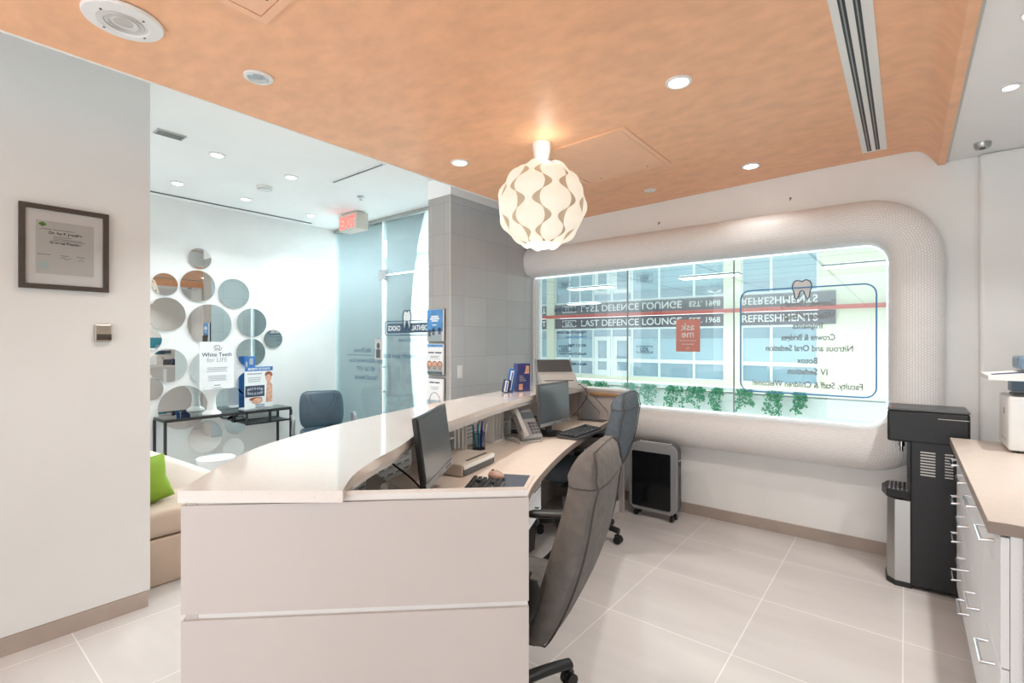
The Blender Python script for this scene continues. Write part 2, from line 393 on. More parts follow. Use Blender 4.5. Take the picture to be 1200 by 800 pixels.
# swept mosaic surround of the window (open to the left, meets the tiled pier)
def window_path(off, n=10):
    x1 = -0.09 + off; z0 = 0.845 - off; z1 = 2.075 + off; r_ = 0.13 + off
    pts = [(XT + 0.001, z1)]
    for i in range(1, 10): pts.append((XT + (x1 - r_ - XT) * i / 10, z1))
    for k in range(n + 1):
        a = PI / 2 - PI / 2 * k / n; pts.append((x1 - r_ + r_ * math.cos(a), z1 - r_ + r_ * math.sin(a)))
    for i in range(1, 6): pts.append((x1, z1 - r_ + (z0 + r_ - z1 + r_) * i / 6))
    for k in range(n + 1):
        a = -PI / 2 * k / n; pts.append((x1 - r_ + r_ * math.cos(a), z0 + r_ + r_ * math.sin(a)))
    for i in range(1, 10): pts.append((x1 - r_ + (XT - x1 + r_) * i / 10, z0))
    pts.append((XT + 0.001, z0))
    return pts
b = nb(); uvl = b.loops.layers.uv.new('UVMap'); NP = 16; rows = []
WB = 0.285
for j in range(NP + 1):
    th = PI * j / NP; off = WB * (1 - math.cos(th)) / 2; pr = 0.165 * max(0, math.sin(th)) ** 0.62
    rows.append([(x, YB - 0.001 - pr, z) for x, z in window_path(off)])
mid = rows[NP // 2]; U = [0]
for i in range(1, len(mid)): U.append(U[-1] + (Vector(mid[i]) - Vector(mid[i - 1])).length)
V = [0]; 
for j in range(1, NP + 1): V.append(V[-1] + (Vector(rows[j][3]) - Vector(rows[j - 1][3])).length)
vv = [[b.verts.new(p) for p in r_] for r_ in rows]
for j in range(NP):
    for i in range(len(mid) - 1):
        f = b.faces.new((vv[j][i], vv[j][i + 1], vv[j + 1][i + 1], vv[j + 1][i]))
        for lp, (jj, ii) in zip(f.loops, ((j, i), (j, i + 1), (j + 1, i + 1), (j + 1, i))): lp[uvl].uv = (U[ii], V[jj])
trim = struct('trim_7', b, 'mosaic', True)
# window with glazing, mullions, emissive edge strip and lettering
b = nb(); prism(b, hh, YB + 0.05, YB + 0.056, 'Y'); win = struct('window_1', b, 'glass')
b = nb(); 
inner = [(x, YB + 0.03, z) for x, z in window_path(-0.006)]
tube(b, inner, 0.004, 6); obj('led_strip', b, 'led', win)  # thin emissive strip added along the inner rim for its bright glow line
b = nb()
for xm in (-1.975, -1.065): bb(b, xm - 0.004, xm + 0.004, YB + 0.044, YB + 0.06, 0.846, 2.074)
obj('glass_joint', b, 'grey_pl', win)
b = nb(); bb(b, -2.985, -2.955, YB + 0.03, YB + 0.07, 0.846, 2.074); obj('side_frame', b, 'mullion', win)
YD = YB + 0.047
def mtext(s, size, x, z, m, align='CENTER', bold=0.0, width=None, name='lettering'):
    bt = nb(); text_bm(bt, s, size, (x, YD, z), (-1, 0, 0), (0, 0, 1), align, bold, 0.0005, width)
    o = obj(name, bt, m, win); return o
for s, z, w_ in (('Cosmetic Dentistry', 1.675, 0.35), ('Whitening Teeth', 1.585, 0.33), ('Implants', 1.515, 0.19), ('Crowns & Bridges', 1.43, 0.34),
                 ('Nitrous and Oral Sedation', 1.35, 0.55), ('Botox', 1.26, 0.13), ('IV Sedation', 1.18, 0.25), ('Faculty, Staff & Children Welcome!', 1.085, 0.70)):
    mtext(s, 0.062, -0.56 - (0.02 if 'Fac' in s else 0), z, 'decal_grey', bold=0.0012, width=w_)
for s, z, sz, m_ in (('Our Locations', 1.72, 0.07, 'decal_dark'), ('Highland Dental Choice', 1.50, 0.036, 'decal_dark'), ('highlanddental.ca', 1.455, 0.034, 'decal_blue'), ('403 261 5777', 1.58, 0.036, 'decal_dark'),
                     ('Acadia Dental Choice', 1.29, 0.036, 'decal_dark'), ('403 261 7200', 1.37, 0.036, 'decal_dark'), ('Market Mall Dental Choice', 1.19, 0.036, 'decal_dark')):
    mtext(s, sz, -2.36 if sz > 0.05 else -2.40, z, m_, 'LEFT', 0.001)
fr = rrect(-1.015, -0.155, 1.035, 1.815, 0.07, 6)
b = nb(); tube(b, [(x, YD, z) for x, z in fr], 0.005, 6, True); obj('lettering_border', b, 'decal_blue', win)
def tooth(cx, cz, w, h):
    p = [(-.5, .62), (-.42, .9), (-.2, 1.0), (0, .92), (.2, 1.0), (.42, .9), (.5, .62), (.42, .38), (.36, .05), (.26, 0), (.18, .12), (.1, .36), (0, .42), (-.1, .36), (-.18, .12), (-.26, 0), (-.36, .05), (-.42, .38)]
    return [(cx + q.x * w, cz + q.y * h) for q in cr([(x, z, 0) for x, z in p], 4, True)]
tp = tooth(-0.595, 1.735, 0.125, 0.135)
b = nb(); prism(b, tp, YD, YD + 0.001, 'Y'); obj('tooth_emblem', b, 'decal_white', win)
b = nb(); tube(b, [(x, YD - 0.001, z) for x, z in tp], 0.0035, 6, True); obj('tooth_outline', b, 'decal_dark', win)
# pink notice stuck on the glass
t = thing('poster', 'coral pink notice stuck to the big window glass', 'poster', (-1.427, YB + 0.045, 1.47))
b = nb(); bb(b, -0.1, 0.1, 0, 0.003, -0.135, 0.135); obj('sheet', b, 'pink_poster', t)
b = nb(); text_bm(b, 'ask', 0.085, (0, -0.001, 0.045), (-1, 0, 0), bold=0.001); text_bm(b, 'me', 0.085, (0, -0.001, -0.015), (-1, 0, 0), bold=0.001)
obj('lettering', b, 'decal_white', t)
b = nb(); bb(b, -0.07, 0.07, -0.0012, -0.001, -0.045, -0.041); bb(b, -0.05, 0.05, -0.0012, -0.001, -0.075, -0.07); text_bm(b, 'U', 0.03, (0, -0.001, -0.115), (-1, 0, 0)); obj('small_print', b, 'decal_white', t)

# ================================================================== THE HALL BEYOND THE WINDOW
YF = 16.0
b = nb(); bb(b, -20, 8, 4.3, YF + 1, -0.7, -0.6); struct('floor_hall', b, 'hall_white')
b = nb(); prism(b, [(-3.95, 4.3), (8, 4.3), (8, YF + 0.2), (-20, YF + 0.2), (-20, 5.36), (-3.95, 5.36)], 2.36, 2.42); struct('ceiling_hall', b, 'hall_ceil')
b = nb(); bb(b, -9, -3.3, YB + 0.15, 5.35, ZC, ZC + 0.1); struct('ceiling_corridor', b, 'ceil')
b = nb(); bb(b, -1.9, 6, YF, YF + 0.3, -0.6, 2.36); struct('wall_hall_right', b, 'hall_cream')
b = nb(); bb(b, -4.37, -3.87, YF - 0.12, YF + 0.3, -0.6, 2.36); struct('trim_8', b, 'hall_cream')
b = nb(); bb(b, -10.95, -10.6, YF - 0.12, YF + 0.3, -0.6, 2.36); struct('trim_9', b, 'hall_cream')
b = nb(); bb(b, -20, 6, YF - 0.17, YF - 0.12, 2.30, 2.36); struct('trim_10', b, 'red_band')
b = nb(); bb(b, -20, 6, YF - 0.1, YF + 0.3, -0.6, 0.2); struct('wall_hall_base', b, 'hall_cream')
b = nb(); bb(b, -9, -4.15, 5.2, 5.35, -0.6, ZC); struct('wall_corridor', b, 'hall_white')
def storefront(name, label, x0, x1, cols, door=None):
    t = thing(name, label, 'storefront', ((x0 + x1) / 2, YF, -0.6)); cx = (x0 + x1) / 2
    b = nb(); bb(b, x0 - cx, x1 - cx, -0.05, 0, 2.5, 2.89); obj('sign_band', b, 'sign_band', t)
    edges = [x0] + cols + [x1]
    for i in range(len(edges) - 1):
        a, c = edges[i] - cx, edges[i + 1] - cx
        isd = door and door[0] - 0.01 <= edges[i] and edges[i + 1] <= door[1] + 0.01
        b = nb(); bb(b, a + 0.03, c - 0.03, 0.02, 0.05, 1.42 if not isd else 0.8, 2.47); obj('window_pane', b, 'pane', t)
        if not isd:
            b = nb(); bb(b, a + 0.03, c - 0.03, 0.0, 0.02, 1.42, 2.12); obj('frosted_band', b, 'pane_frost', t)
            b = nb(); bb(b, a + 0.03, c - 0.03, 0.02, 0.05, 0.8, 1.30); obj('lower_pane', b, 'pane', t)
        else:
            b = nb(); prism(b, rrect(a + 0.05, c - 0.05, 0.8, 2.2, 0.01, 1), -0.03, 0.015, 'Y', [list(reversed(rrect(a + 0.2, c - 0.2, 1.0, 2.05, 0.01, 1)))]); obj('door_leaf', b, 'mullion', t)
    b = nb()
    for e in edges: bb(b, e - cx - 0.035, e - cx + 0.035, -0.03, 0.05, 0.8, 2.5)
    bb(b, x0 - cx, x1 - cx, -0.035, 0.05, 2.44, 2.5); bb(b, x0 - cx, x1 - cx, -0.035, 0.05, 1.30, 1.42); bb(b, x0 - cx, x1 - cx, -0.035, 0.05, 0.74, 0.84)
    obj('mullion', b, 'mullion', t)
    return t, cx
def ldl(t, x, z, m, s):
    b = nb(); text_bm(b, 'LDL', 0.2 * s, (x, -0.066, z - 0.07 * s), bold=0.006 * s, depth=0.002)
    for dz in (-0.115, 0.115): bb(b, x - 0.29 * s, x + 0.29 * s, -0.07, -0.062, z + dz * s - 0.012, z + dz * s + 0.012)
    for dx in (-0.29, 0.29):
        for dz in (-0.085, 0.085): bb(b, x + dx * s - 0.012, x + dx * s + 0.012, -0.07, -0.062, z + dz * s - 0.03 * s, z + dz * s + 0.03 * s)
    obj('logo', b, m, t)
t, cx = storefront('storefront', 'wide lounge storefront with a grey sign band across the hall', -10.6, -4.37, [-9.95, -9.5, -8.95, -8.2, -7.42, -6.45, -5.3], (-8.95, -7.42))
b = nb(); text_bm(b, 'LAST DEFENCE LOUNGE', 0.32, (-9.45 - cx, -0.06, 2.585), align='LEFT', bold=0.004, depth=0.003, width=3.75); obj('lettering', b, 'decal_white', t)
b = nb(); text_bm(b, 'EST. 1968', 0.24, (-5.45 - cx, -0.06, 2.62), align='LEFT', bold=0.002, depth=0.003, width=0.95); obj('lettering', b, 'decal_white', t)
ldl(t, -9.95 - cx, 2.69, 'decal_white', 1.0); ldl(t, -10.15 - cx, 1.75, 'decal_dark', 0.9); ldl(t, -6.95 - cx, 1.75, 'decal_dark', 0.95)
t, cx = storefront('storefront', 'narrow refreshments storefront beside the cream wall across the hall', -3.87, -1.9, [-3.07])
b = nb(); text_bm(b, 'REFRESHMENTS', 0.3, (0, -0.06, 2.6), bold=0.004, depth=0.003, width=1.95); obj('lettering', b, 'decal_white', t)
b = nb(); bb(b, 0.985, 1.4, -0.06, -0.002, 2.5, 2.89); obj('sign_end', b, 'sign_band', t)
t, cx = storefront('storefront', 'restaurant storefront beyond the left column across the hall', -15.5, -10.95, [-14, -12.6, -11.7])
b = nb(); text_bm(b, 'RESTAURANT', 0.3, (2.2, -0.06, 2.6), align='RIGHT', bold=0.004, depth=0.003); obj('lettering', b, 'decal_white', t)
for i, (x, y, lab) in enumerate(((-4.3, 7.6, 'third from the right'), (-2.2, 7.3, 'second from the right'), (-0.4, 7.3, 'rightmost'), (-7.4, 9.0, 'leftmost'), (-6.2, 10.6, 'farthest from the window'))):
    t = thing('ceiling_light', 'long fluorescent panel in the glossy hall ceiling, ' + lab, 'ceiling light', (x, y, 2.35), 0, 'fluorescent panels in the hall ceiling')
    b = nb(); bb(b, -0.42, 0.42, -0.13, 0.13, -0.005, 0.006); obj('frame', b, 'mullion', t)
    b = nb(); bb(b, -0.4, 0.4, -0.11, 0.11, -0.009, -0.004); obj('diffuser', b, 'hall_light', t)
# railing ledge and planters with hanging plants
t = thing('planter', 'long white planter wall beyond the window', 'planter', (-3.4, 8.15, -0.6))
b = nb(); bb(b, -8, 7, -0.12, 0.12, 0, 1.22); obj('trough', b, 'hall_white', t)
b = nb(); bb(b, -8, 7, -0.16, 0.2, 1.26, 1.31); obj('ledge', b, 'mullion', t)
pl = [(-4.95, 'leaf', 0.8), (-4.6, 'leaf', 0.85), (-4.28, 'leaf', 0.7), (-3.75, 'leaf_pale', 1.0), (-3.4, 'leaf_pale', 0.9), (-2.95, 'leaf', 1.2), (-2.6, 'leaf', 1.0), (-2.25, 'leaf', 1.25), (-1.85, 'leaf', 1.1), (-1.45, 'leaf', 0.9), (-1.15, 'leaf', 0.85)]
names = ['first', 'second', 'third', 'fourth', 'fifth', 'sixth', 'seventh', 'eighth', 'ninth', 'tenth', 'eleventh']
for i, (x, m_, s) in enumerate(pl):
    t = thing('hanging_plant', ('pale ' if m_ == 'leaf_pale' else 'green ') + 'plant trailing over the white hall planter, %s from the left' % names[i], 'plant', (x, 7.985, 0.62), 0, 'plants trailing over the hall planter')
    b = nb(); st = nb()
    for k in range(5):
        x0 = random.uniform(-0.10, 0.10); L = random.uniform(0.10, 0.27) * s; y0 = random.uniform(-0.06, -0.02)
        pts = cr([(x0, 0.05, 0.0), (x0 * 1.1, y0, 0.05), (x0 * 1.2 + random.uniform(-.03, .03), y0 - 0.04, -L * 0.5), (x0 * 1.25 + random.uniform(-.05, .05), y0 - 0.04, -L)], 7)
        tube(st, pts, 0.004, 5)
        for p in pts:
            for q in range(2):
                c = p + Vector((random.uniform(-.045, .045), random.uniform(-.05, .0), random.uniform(-.03, .03)))
                a = random.uniform(0, 2 * PI); d1 = Vector((math.cos(a), random.uniform(-.4, .2), math.sin(a))).normalized() * random.uniform(.014, .028)
                d2 = d1.cross(Vector((0, 1, 0.3))).normalized() * d1.length * 0.55
                b.faces.new([b.verts.new(c + d1), b.verts.new(c + d2), b.verts.new(c - d1), b.verts.new(c - d2)])
    obj('foliage', b, m_, t); obj('stem', st, m_, t)

# ================================================================== GLASS ENTRANCE
b = nb(); bb(b, XM + 0.002, -4.715, YG, YG + 0.012, 0.01, 2.79); w2 = struct('window_2', b, 'glass_door')
b = nb(); bb(b, XM + 0.001, -3.0, YG - 0.02, YG + 0.04, 2.79, 2.828); obj('head_rail', b, 'steel', w2)
for q_, sz, z, w_ in (('Dr. Alia Bowan', 0.085, 1.29, 0.46), ('#046 2500 University Drive', 0.07, 1.17, 0.68), ('403 261 4777', 0.075, 1.07, 0.36), ('DentalChoice.ca', 0.075, 0.97, 0.44)):
    b = nb(); text_bm(b, q_, sz, (-5.02, YG - 0.002, z), (-1, 0, 0), width=w_); obj('lettering', b, 'decal_dark', w2)
b = nb(); bb(b, -5.4, -4.7, YG - 0.003, YG - 0.001, 1.255, 1.26); obj('rule_line', b, 'decal_dark', w2)
b = nb(); bb(b, -4.70, -3.30, YG, YG + 0.012, 0.01, 2.17); d1 = struct('door_1', b, 'glass_door')
b = nb(); bb(b, -4.70, -3.30, YG, YG + 0.012, 2.185, 2.79); struct('window_3', b, 'glass_door')
b = nb(); bb(b, -4.76, -4.62, YG - 0.015, YG + 0.03, 2.13, 2.24, 0.004); obj('patch_hinge', b, 'chrome', d1)
b = nb(); tube(b, [(-4.64, YG - 0.06, 0.82), (-4.64, YG - 0.06, 1.16)], 0.012, 10); cyl(b, (-4.64, YG - 0.06, 0.85), (-4.64, YG, 0.85), 0.008); cyl(b, (-4.64, YG - 0.06, 1.13), (-4.64, YG, 1.13), 0.008); obj('door_handle', b, 'chrome', d1)
b = nb(); tube(b, [(-4.56, YG + 0.07, 0.82), (-4.56, YG + 0.07, 1.16)], 0.012, 10)
for z in (0.825, 1.155): tube(b, [(-4.64, YG + 0.07, z), (-4.56, YG + 0.07, z)], 0.012, 8)
tube(b, [(-4.64, YG + 0.07, 0.82), (-4.64, YG + 0.07, 1.16)], 0.012, 10); obj('pull_bar', b, 'chrome', d1)
b = nb(); rp = rrect(-4.62, -3.88, 1.515, 1.62, 0.03, 4); prism(b, rp, YG - 0.003, YG - 0.002, 'Y'); obj('logo_banner', b, 'decal_dark', d1)
b = nb(); tube(b, [(x, YG - 0.003, z) for x, z in rrect(-4.645, -3.86, 1.49, 1.645, 0.045, 5)], 0.005, 6, True)
tp = tooth(-4.255, 1.56, 0.14, 0.2); tube(b, [(x, YG - 0.008, z) for x, z in tp], 0.006, 6, True)
text_bm(b, "'cause your mouth says it all.", 0.08, (-4.2, YG - 0.002, 1.235), (-1, 0, 0), width=1.0); text_bm(b, 'DentalChoice.ca', 0.06, (-4.25, YG - 0.002, 1.42), (-1, 0, 0), width=0.30); obj('lettering_slogan', b, 'decal_dark', d1)
b = nb(); prism(b, tp, YG - 0.007, YG - 0.006, 'Y'); text_bm(b, 'CHOICE', 0.075, (-4.48, YG - 0.005, 1.542), (-1, 0, 0), bold=0.003, width=0.22); text_bm(b, 'DENTAL', 0.075, (-4.05, YG - 0.005, 1.542), (-1, 0, 0), bold=0.003, width=0.26); obj('logo_lettering', b, 'decal_white', d1)
# notice on the side glass
t = thing('notice', 'small grey photo notice stuck on the side glass by the door', 'notice', (-4.76, YG - 0.004, 1.33))
b = nb(); bb(b, -0.07, 0.07, -0.002, 0, -0.12, 0.12); obj('sheet', b, 'lgrey_pl', t)
b = nb(); sph(b, (-0.01, -0.002, 0.04), 0.03, (1, 0.05, 1.2)); bb(b, -0.05, 0.03, -0.003, -0.002, -0.1, 0.0); obj('picture', b, 'dgrey_pl', t)
# EXIT sign
t = thing('exit_sign', 'white box EXIT sign with red letters under the lobby ceiling', 'exit sign', (-4.77, 3.15, ZC))
b = nb(); bb(b, -0.17, 0.17, -0.06, 0.09, -0.195, -0.012, 0.008); obj('housing', b, 'ivory_pl', t)
b = nb(); bb(b, -0.08, 0.08, -0.03, 0.06, -0.012, 0); obj('canopy', b, 'white_pl', t)
b = nb(); text_bm(b, 'EXIT', 0.17, (0, -0.062, -0.168), bold=0.005, depth=0.001, width=0.29); obj('lettering', b, 'exit_red', t)

# ================================================================== CEILING FITTINGS
def downlight(x, y, z, lit, label, r=0.06, power=6, color=(1, 0.985, 0.96), group='round downlights in the ceilings'):
    t = thing('downlight', label, 'downlight', (x, y, z), 0, group)
    b = nb(); lathe(b, [(r, 0.0), (r, -0.006), (r * 0.93, -0.009), (r * 0.78, -0.009), (r * 0.76, -0.001)], seg=32); obj('trim_ring', b, 'white_pl', t, True)
    b = nb(); lathe(b, [(r * 0.77, -0.007), (r * 0.6, -0.003), (r * 0.42, -0.0012)], seg=28); obj('reflector', b, 'reflector', t, True)
    b = nb(); lathe(b, [(0, -0.006 if lit else -0.0012), (r * (0.72 if lit else 0.42), -0.006 if lit else -0.0012)], seg=28); obj('bulb', b, 'lamp_on' if lit else 'reflector', t)
    if power: area('downlight_lamp', (0, 0, -0.02), r * 1.5, power, color, (0, 0, 0), t, spread=1.9)
    return t
downlight(-2.26, 1.015, zo(-2.26), False, 'downlight with silver reflector nearest the left wall in the orange ceiling', power=6)
downlight(-0.83, 2.29, zo(-0.83), True, 'lit downlight in the orange ceiling between the lamp and the slot vent')
downlight(-2.296, 2.326, zo(-2.296), True, 'small lit downlight left of the pendant lamp in the orange ceiling')
downlight(-0.837, 3.697, zo(-0.837), True, 'lit downlight in the orange ceiling near the window wall', power=0.8)
for x, y, lab in ((-4.06, 1.52, 'lobby downlight nearest the square vent grille'), (-5.06, 1.57, 'lobby downlight close to the wall slot, leftmost'), (-4.11, 2.12, 'lobby downlight beside the smoke alarm, nearer the desk'),
                  (-5.10, 2.17, 'lobby downlight close to the wall slot, middle one'), (-5.19, 2.9, 'lobby downlight close to the wall slot, nearest the EXIT sign')):
    downlight(x, y, ZC - 0.001, True, lab, 0.055, 3.0, (0.97, 0.99, 1.0))
for x, y, lab in ((0.36, 3.06, 'bright recessed spotlight in the white right soffit near the detector'), (0.34, 2.42, 'bright recessed spotlight in the white right soffit at the picture corner')):
    downlight(x, y, 2.541, True, lab, 0.035, 5, (1, 0.98, 0.95))
t = thing('blank_cover', 'plain white round cover in the orange ceiling beyond the access panel', 'ceiling cover', (-1.584, 3.741, zo(-1.584)))
b = nb(); lathe(b, [(0, -0.006), (0.04, -0.006), (0.046, -0.002), (0.046, 0.002)], seg=28); obj('disc', b, 'white_pl', t, True)
t = thing('ceiling_speaker', 'large round white ceiling speaker with concentric rings', 'speaker', (-2.246, 0.526, zo(-2.246)))
b = nb(); lathe(b, [(0, -0.012), (0.075, -0.012), (0.08, -0.017), (0.118, -0.012), (0.122, -0.006), (0.122, 0.0)], seg=48); obj('rim', b, 'white_pl', t, True)
b = nb(); lathe(b, [(0.04, -0.0125), (0.044, -0.018), (0.05, -0.0125)], seg=40); lathe(b, [(0.055, -0.0125), (0.059, -0.018), (0.064, -0.0125)], seg=40); obj('grille_ring', b, 'lgrey_pl', t, True)
b = nb(); lathe(b, [(0, -0.016), (0.02, -0.015), (0.03, -0.0125)], seg=32); obj('cone', b, 'lgrey_pl', t, True)
b = nb()
for k in range(4):
    a = 0.5 + k * PI / 2; cyl(b, (0.085 * math.cos(a), 0.085 * math.sin(a), -0.012), (0.085 * math.cos(a), 0.085 * math.sin(a), -0.0185), 0.004, seg=10)
obj('screw', b, 'dgrey_pl', t)
# slot diffuser
t = thing('slot_diffuser', 'long white linear air diffuser with two dark slots in the orange ceiling', 'air diffuser', (-0.156, 2.5, 2.654))
b = nb(); bb(b, -0.064, 0.064, -1.45, 1.43, -0.012, 0.0); obj('frame', b, 'white_pl', t)
b = nb()
for x in (-0.026, 0.018):
    bb(b, x - 0.011, x + 0.011, -1.4, 1.405, -0.0135, -0.012)
obj('slot', b, 'black', t)
b = nb()
for x in (-0.026, 0.018): bb(b, x - 0.003, x + 0.002, -1.4, 1.405, -0.016, -0.0135)
obj('vane', b, 'grey_pl', t)
def access(x0, x1, y0, y1, label):
    cx, cy = (x0 + x1) / 2, (y0 + y1) / 2; hx, hy = (x1 - x0) / 2, (y1 - y0) / 2
    t = thing('access_panel', label, 'access panel', (cx, cy, zo(cx)), 0, 'orange access panels in the ceiling'); t.rotation_euler = (0, -0.024, 0)
    b = nb(); prism(b, [(-hx, -hy), (hx, -hy), (hx, hy), (-hx, hy)], -0.007, 0.0, 'Z', [[(-hx + 0.03, -hy + 0.03), (-hx + 0.03, hy - 0.03), (hx - 0.03, hy - 0.03), (hx - 0.03, -hy + 0.03)]]); obj('frame', b, 'orange_flat', t)
    b = nb(); bb(b, -hx + 0.034, hx - 0.034, -hy + 0.034, hy - 0.034, -0.0055, 0); obj('hatch', b, 'orange_flat', t)
    b = nb()
    for sx in (-1, 1): cyl(b, (sx * hx * 0.55, hy - 0.06, -0.0065), (sx * hx * 0.55, hy - 0.06, -0.0055), 0.006, seg=10)
    obj('latch', b, 'dgrey_pl', t)
access(-1.87, -1.28, 0.28, 0.868, 'orange access panel in the ceiling at the top edge, near the speaker')
access(-1.88, -1.235, 2.56, 3.27, 'orange access panel in the ceiling behind the pendant lamp')
t = thing('heat_detector', 'small grey round detector on the white right soffit', 'detector', (0.34, 3.84, 2.541))
b = nb(); lathe(b, [(0, -0.03), (0.03, -0.03), (0.036, -0.022), (0.038, 0)], seg=28); obj('body', b, 'steel', t, True)
b = nb(); lathe(b, [(0.0, -0.036), (0.012, -0.034), (0.016, -0.03)], seg=20); obj('sensor', b, 'dgrey_pl', t, True)
t = thing('air_grille', 'small grey rectangular vent grille in the lobby ceiling', 'vent', (-3.91, 1.17, ZC - 0.001))
b = nb(); bb(b, -0.05, 0.05, -0.085, 0.085, -0.008, 0); obj('frame', b, 'lgrey_pl', t)
b = nb()
for k in range(4): bb(b, -0.04 + k * 0.022, -0.028 + k * 0.022, -0.075, 0.075, -0.0095, -0.008)
obj('louvre', b, 'dgrey_pl', t)
t = thing('slot_diffuser', 'thin dark line diffuser in the white lobby ceiling near the desk', 'air diffuser', (-3.6, 2.42, ZC - 0.001))
b = nb(); bb(b, -0.36, 0.36, -0.02, 0.02, -0.005, 0); obj('frame', b, 'white_pl', t)
b = nb(); bb(b, -0.35, 0.35, -0.008, 0.008, -0.006, -0.005); obj('slot', b, 'black', t)
t = thing('smoke_alarm', 'flat white round smoke alarm in the lobby ceiling', 'smoke alarm', (-4.575, 2.109, ZC - 0.001))
b = nb(); lathe(b, [(0, -0.03), (0.05, -0.03), (0.065, -0.018), (0.066, 0)], seg=28); obj('body', b, 'white_pl', t, True)
b = nb(); lathe(b, [(0.053, -0.0285), (0.06, -0.0235), (0.062, -0.021)], seg=28); obj('vent_ring', b, 'lgrey_pl', t, True)
t = thing('sprinkler', 'small chrome sprinkler in the lobby ceiling by the EXIT sign', 'sprinkler', (-4.14, 2.83, ZC - 0.001))
b = nb(); lathe(b, [(0, -0.01), (0.035, -0.008), (0.04, 0)], seg=24); obj('escutcheon', b, 'chrome', t, True)
b = nb(); cyl(b, (0, 0, -0.03), (0, 0, -0.008), 0.008); cyl(b, (0, 0, -0.034), (0, 0, -0.03), 0.018); obj('head', b, 'chrome', t)

# ------------------------------------------------------------------ pendant lamp
px_, py_ = -1.717, 2.439
t = thing('pendant_lamp', 'round white woven-plate pendant lamp glowing over the desk', 'pendant lamp', (px_, py_, zo(px_)))
b = nb(); lathe(b, [(0, 0), (0.056, 0), (0.056, -0.03), (0.042, -0.105), (0.03, -0.118), (0, -0.118)], seg=32); obj('ceiling_cup', b, 'white_pl', t, True)
b = nb(); cyl(b, (0, 0, -0.16), (0, 0, -0.11), 0.012); obj('stem', b, 'white_pl', t)
RG = 0.262; zc_ = -0.375
b = nb(); lathe(b, [(RG * 0.955 * math.sin(PI * k / 24), zc_ + RG * 0.955 * math.cos(PI * k / 24)) for k in range(3, 21)], seg=48); obj('shade_liner', b, 'shade_in', t, True)
NC = 10; NV = 6.6
for k in range(NC):
    b = nb(); rows = []; par = k % 2
    for j in range(61):
        vq = j / 60; ph = PI * (0.10 + 0.80 * vq)
        # column k and k+1 are in antiphase: where one bulges the other is waisted, leaving crescents
        s = math.sin(PI * NV * vq + par * PI)
        hw = 0.5 + (0.10 * s if s > 0 else 0.37 * s)
        row = []
        for i in range(13):
            f = -1 + 2 * i / 12; lon = 2 * PI * (k + hw * f * 0.985) / NC
            bul = RG * (0.975 + 0.055 * (1 - abs(f) ** 2) * (0.4 + 0.6 * max(0, s)) + 0.012 * s)
            row.append(b.verts.new((bul * math.sin(ph) * math.cos(lon), bul * math.sin(ph) * math.sin(lon), zc_ + bul * math.cos(ph))))
        rows.append(row)
    for a, c in zip(rows, rows[1:]):
        for i in range(12): b.faces.new((a[i], a[i + 1], c[i + 1], c[i]))
    bmesh.ops.solidify(b, geom=b.faces[:], thickness=0.002)
    obj('shade_plate', b, 'shade', t, True)
b = nb(); tube(b, [(0.085 * math.cos(2 * PI * k / 32), 0.085 * math.sin(2 * PI * k / 32), zc_ + RG * 0.965) for k in range(32)], 0.003, 6, True); obj('top_ring', b, 'clear', t)
b = nb(); lathe(b, [(0.10, zc_ - RG * 0.90), (0.06, zc_ - RG * 0.965), (0, zc_ - RG * 0.985)], seg=32); obj('bottom_glow', b, 'bulb', t, True)
d = bpy.data.lights.new('pendant_bulb', 'POINT'); d.energy = 0.5; d.color = (1, 0.93, 0.82); d.shadow_soft_size = 0.05
o = bpy.data.objects.new('pendant_bulb', d); COL.objects.link(o); o.location = (0, 0, -0.135 + 0.0); o.parent = t; o.location = (0.09, -0.08, -0.10)

# ================================================================== RECEPTION DESK
K = 0.37 / 0.33; ZT = 1.05; ZW = 0.76
O = [(x * K, y * K) for x, y in ((-1.258, .391), (-1.41, .53), (-1.571, .698), (-1.68, .89), (-1.777, 1.124), (-1.865, 1.40), (-1.957, 1.736), (-2.04, 2.135), (-2.13, 2.6), (-2.22, 3.1))] + [(-2.56, 3.77)]
I = [(x * K, y * K) for x, y in ((-.975, .62), (-1.069, .711), (-1.16, .84), (-1.25, 1.0), (-1.40, 1.23), (-1.511, 1.536), (-1.656, 1.933), (-1.765, 2.357), (-1.845, 2.8), (-1.90, 3.1))] + [(-2.17, 3.77)]
Oc = [(p.x, p.y) for p in cr([(x, y, 0) for x, y in O], 6)]; Ic = [(p.x, p.y) for p in cr([(x, y, 0) for x, y in I], 6)]
def inset(curve, d):
    out = []
    for i, p in enumerate(curve):
        a = curve[max(0, i - 1)]; c = curve[min(len(curve) - 1, i + 1)]
        tx, ty = c[0] - a[0], c[1] - a[1]; L = math.hypot(tx, ty); out.append((p[0] + ty / L * d, p[1] - tx / L * d))
    return out
desk = thing('reception_desk', 'long curved white reception desk with a raised speckled counter', 'reception desk', (0, 0, 0))
b = nb(); prism(b, Oc + list(reversed(Ic)), ZT - 0.03, ZT); o = obj('counter_slab', b, 'quartz', desk)
md = o.modifiers.new('bevel', 'BEVEL'); md.width = 0.003; md.segments = 2; md.limit_method = 'ANGLE'
b = nb(); prism(b, inset(Ic, -0.022)[8:] + list(reversed(inset(Ic, -0.05)[8:])), ZT - 0.06, ZT - 0.0305); obj('counter_rail', b, 'lam_edge', desk)
# lobby side wall of the desk
Fo, Fi = inset(Oc, 0.02), inset(Oc, 0.045)
b = nb(); prism(b, Fo + list(reversed(Fi)), 0.0, ZT - 0.031); obj('front_wall', b, 'lam', desk)
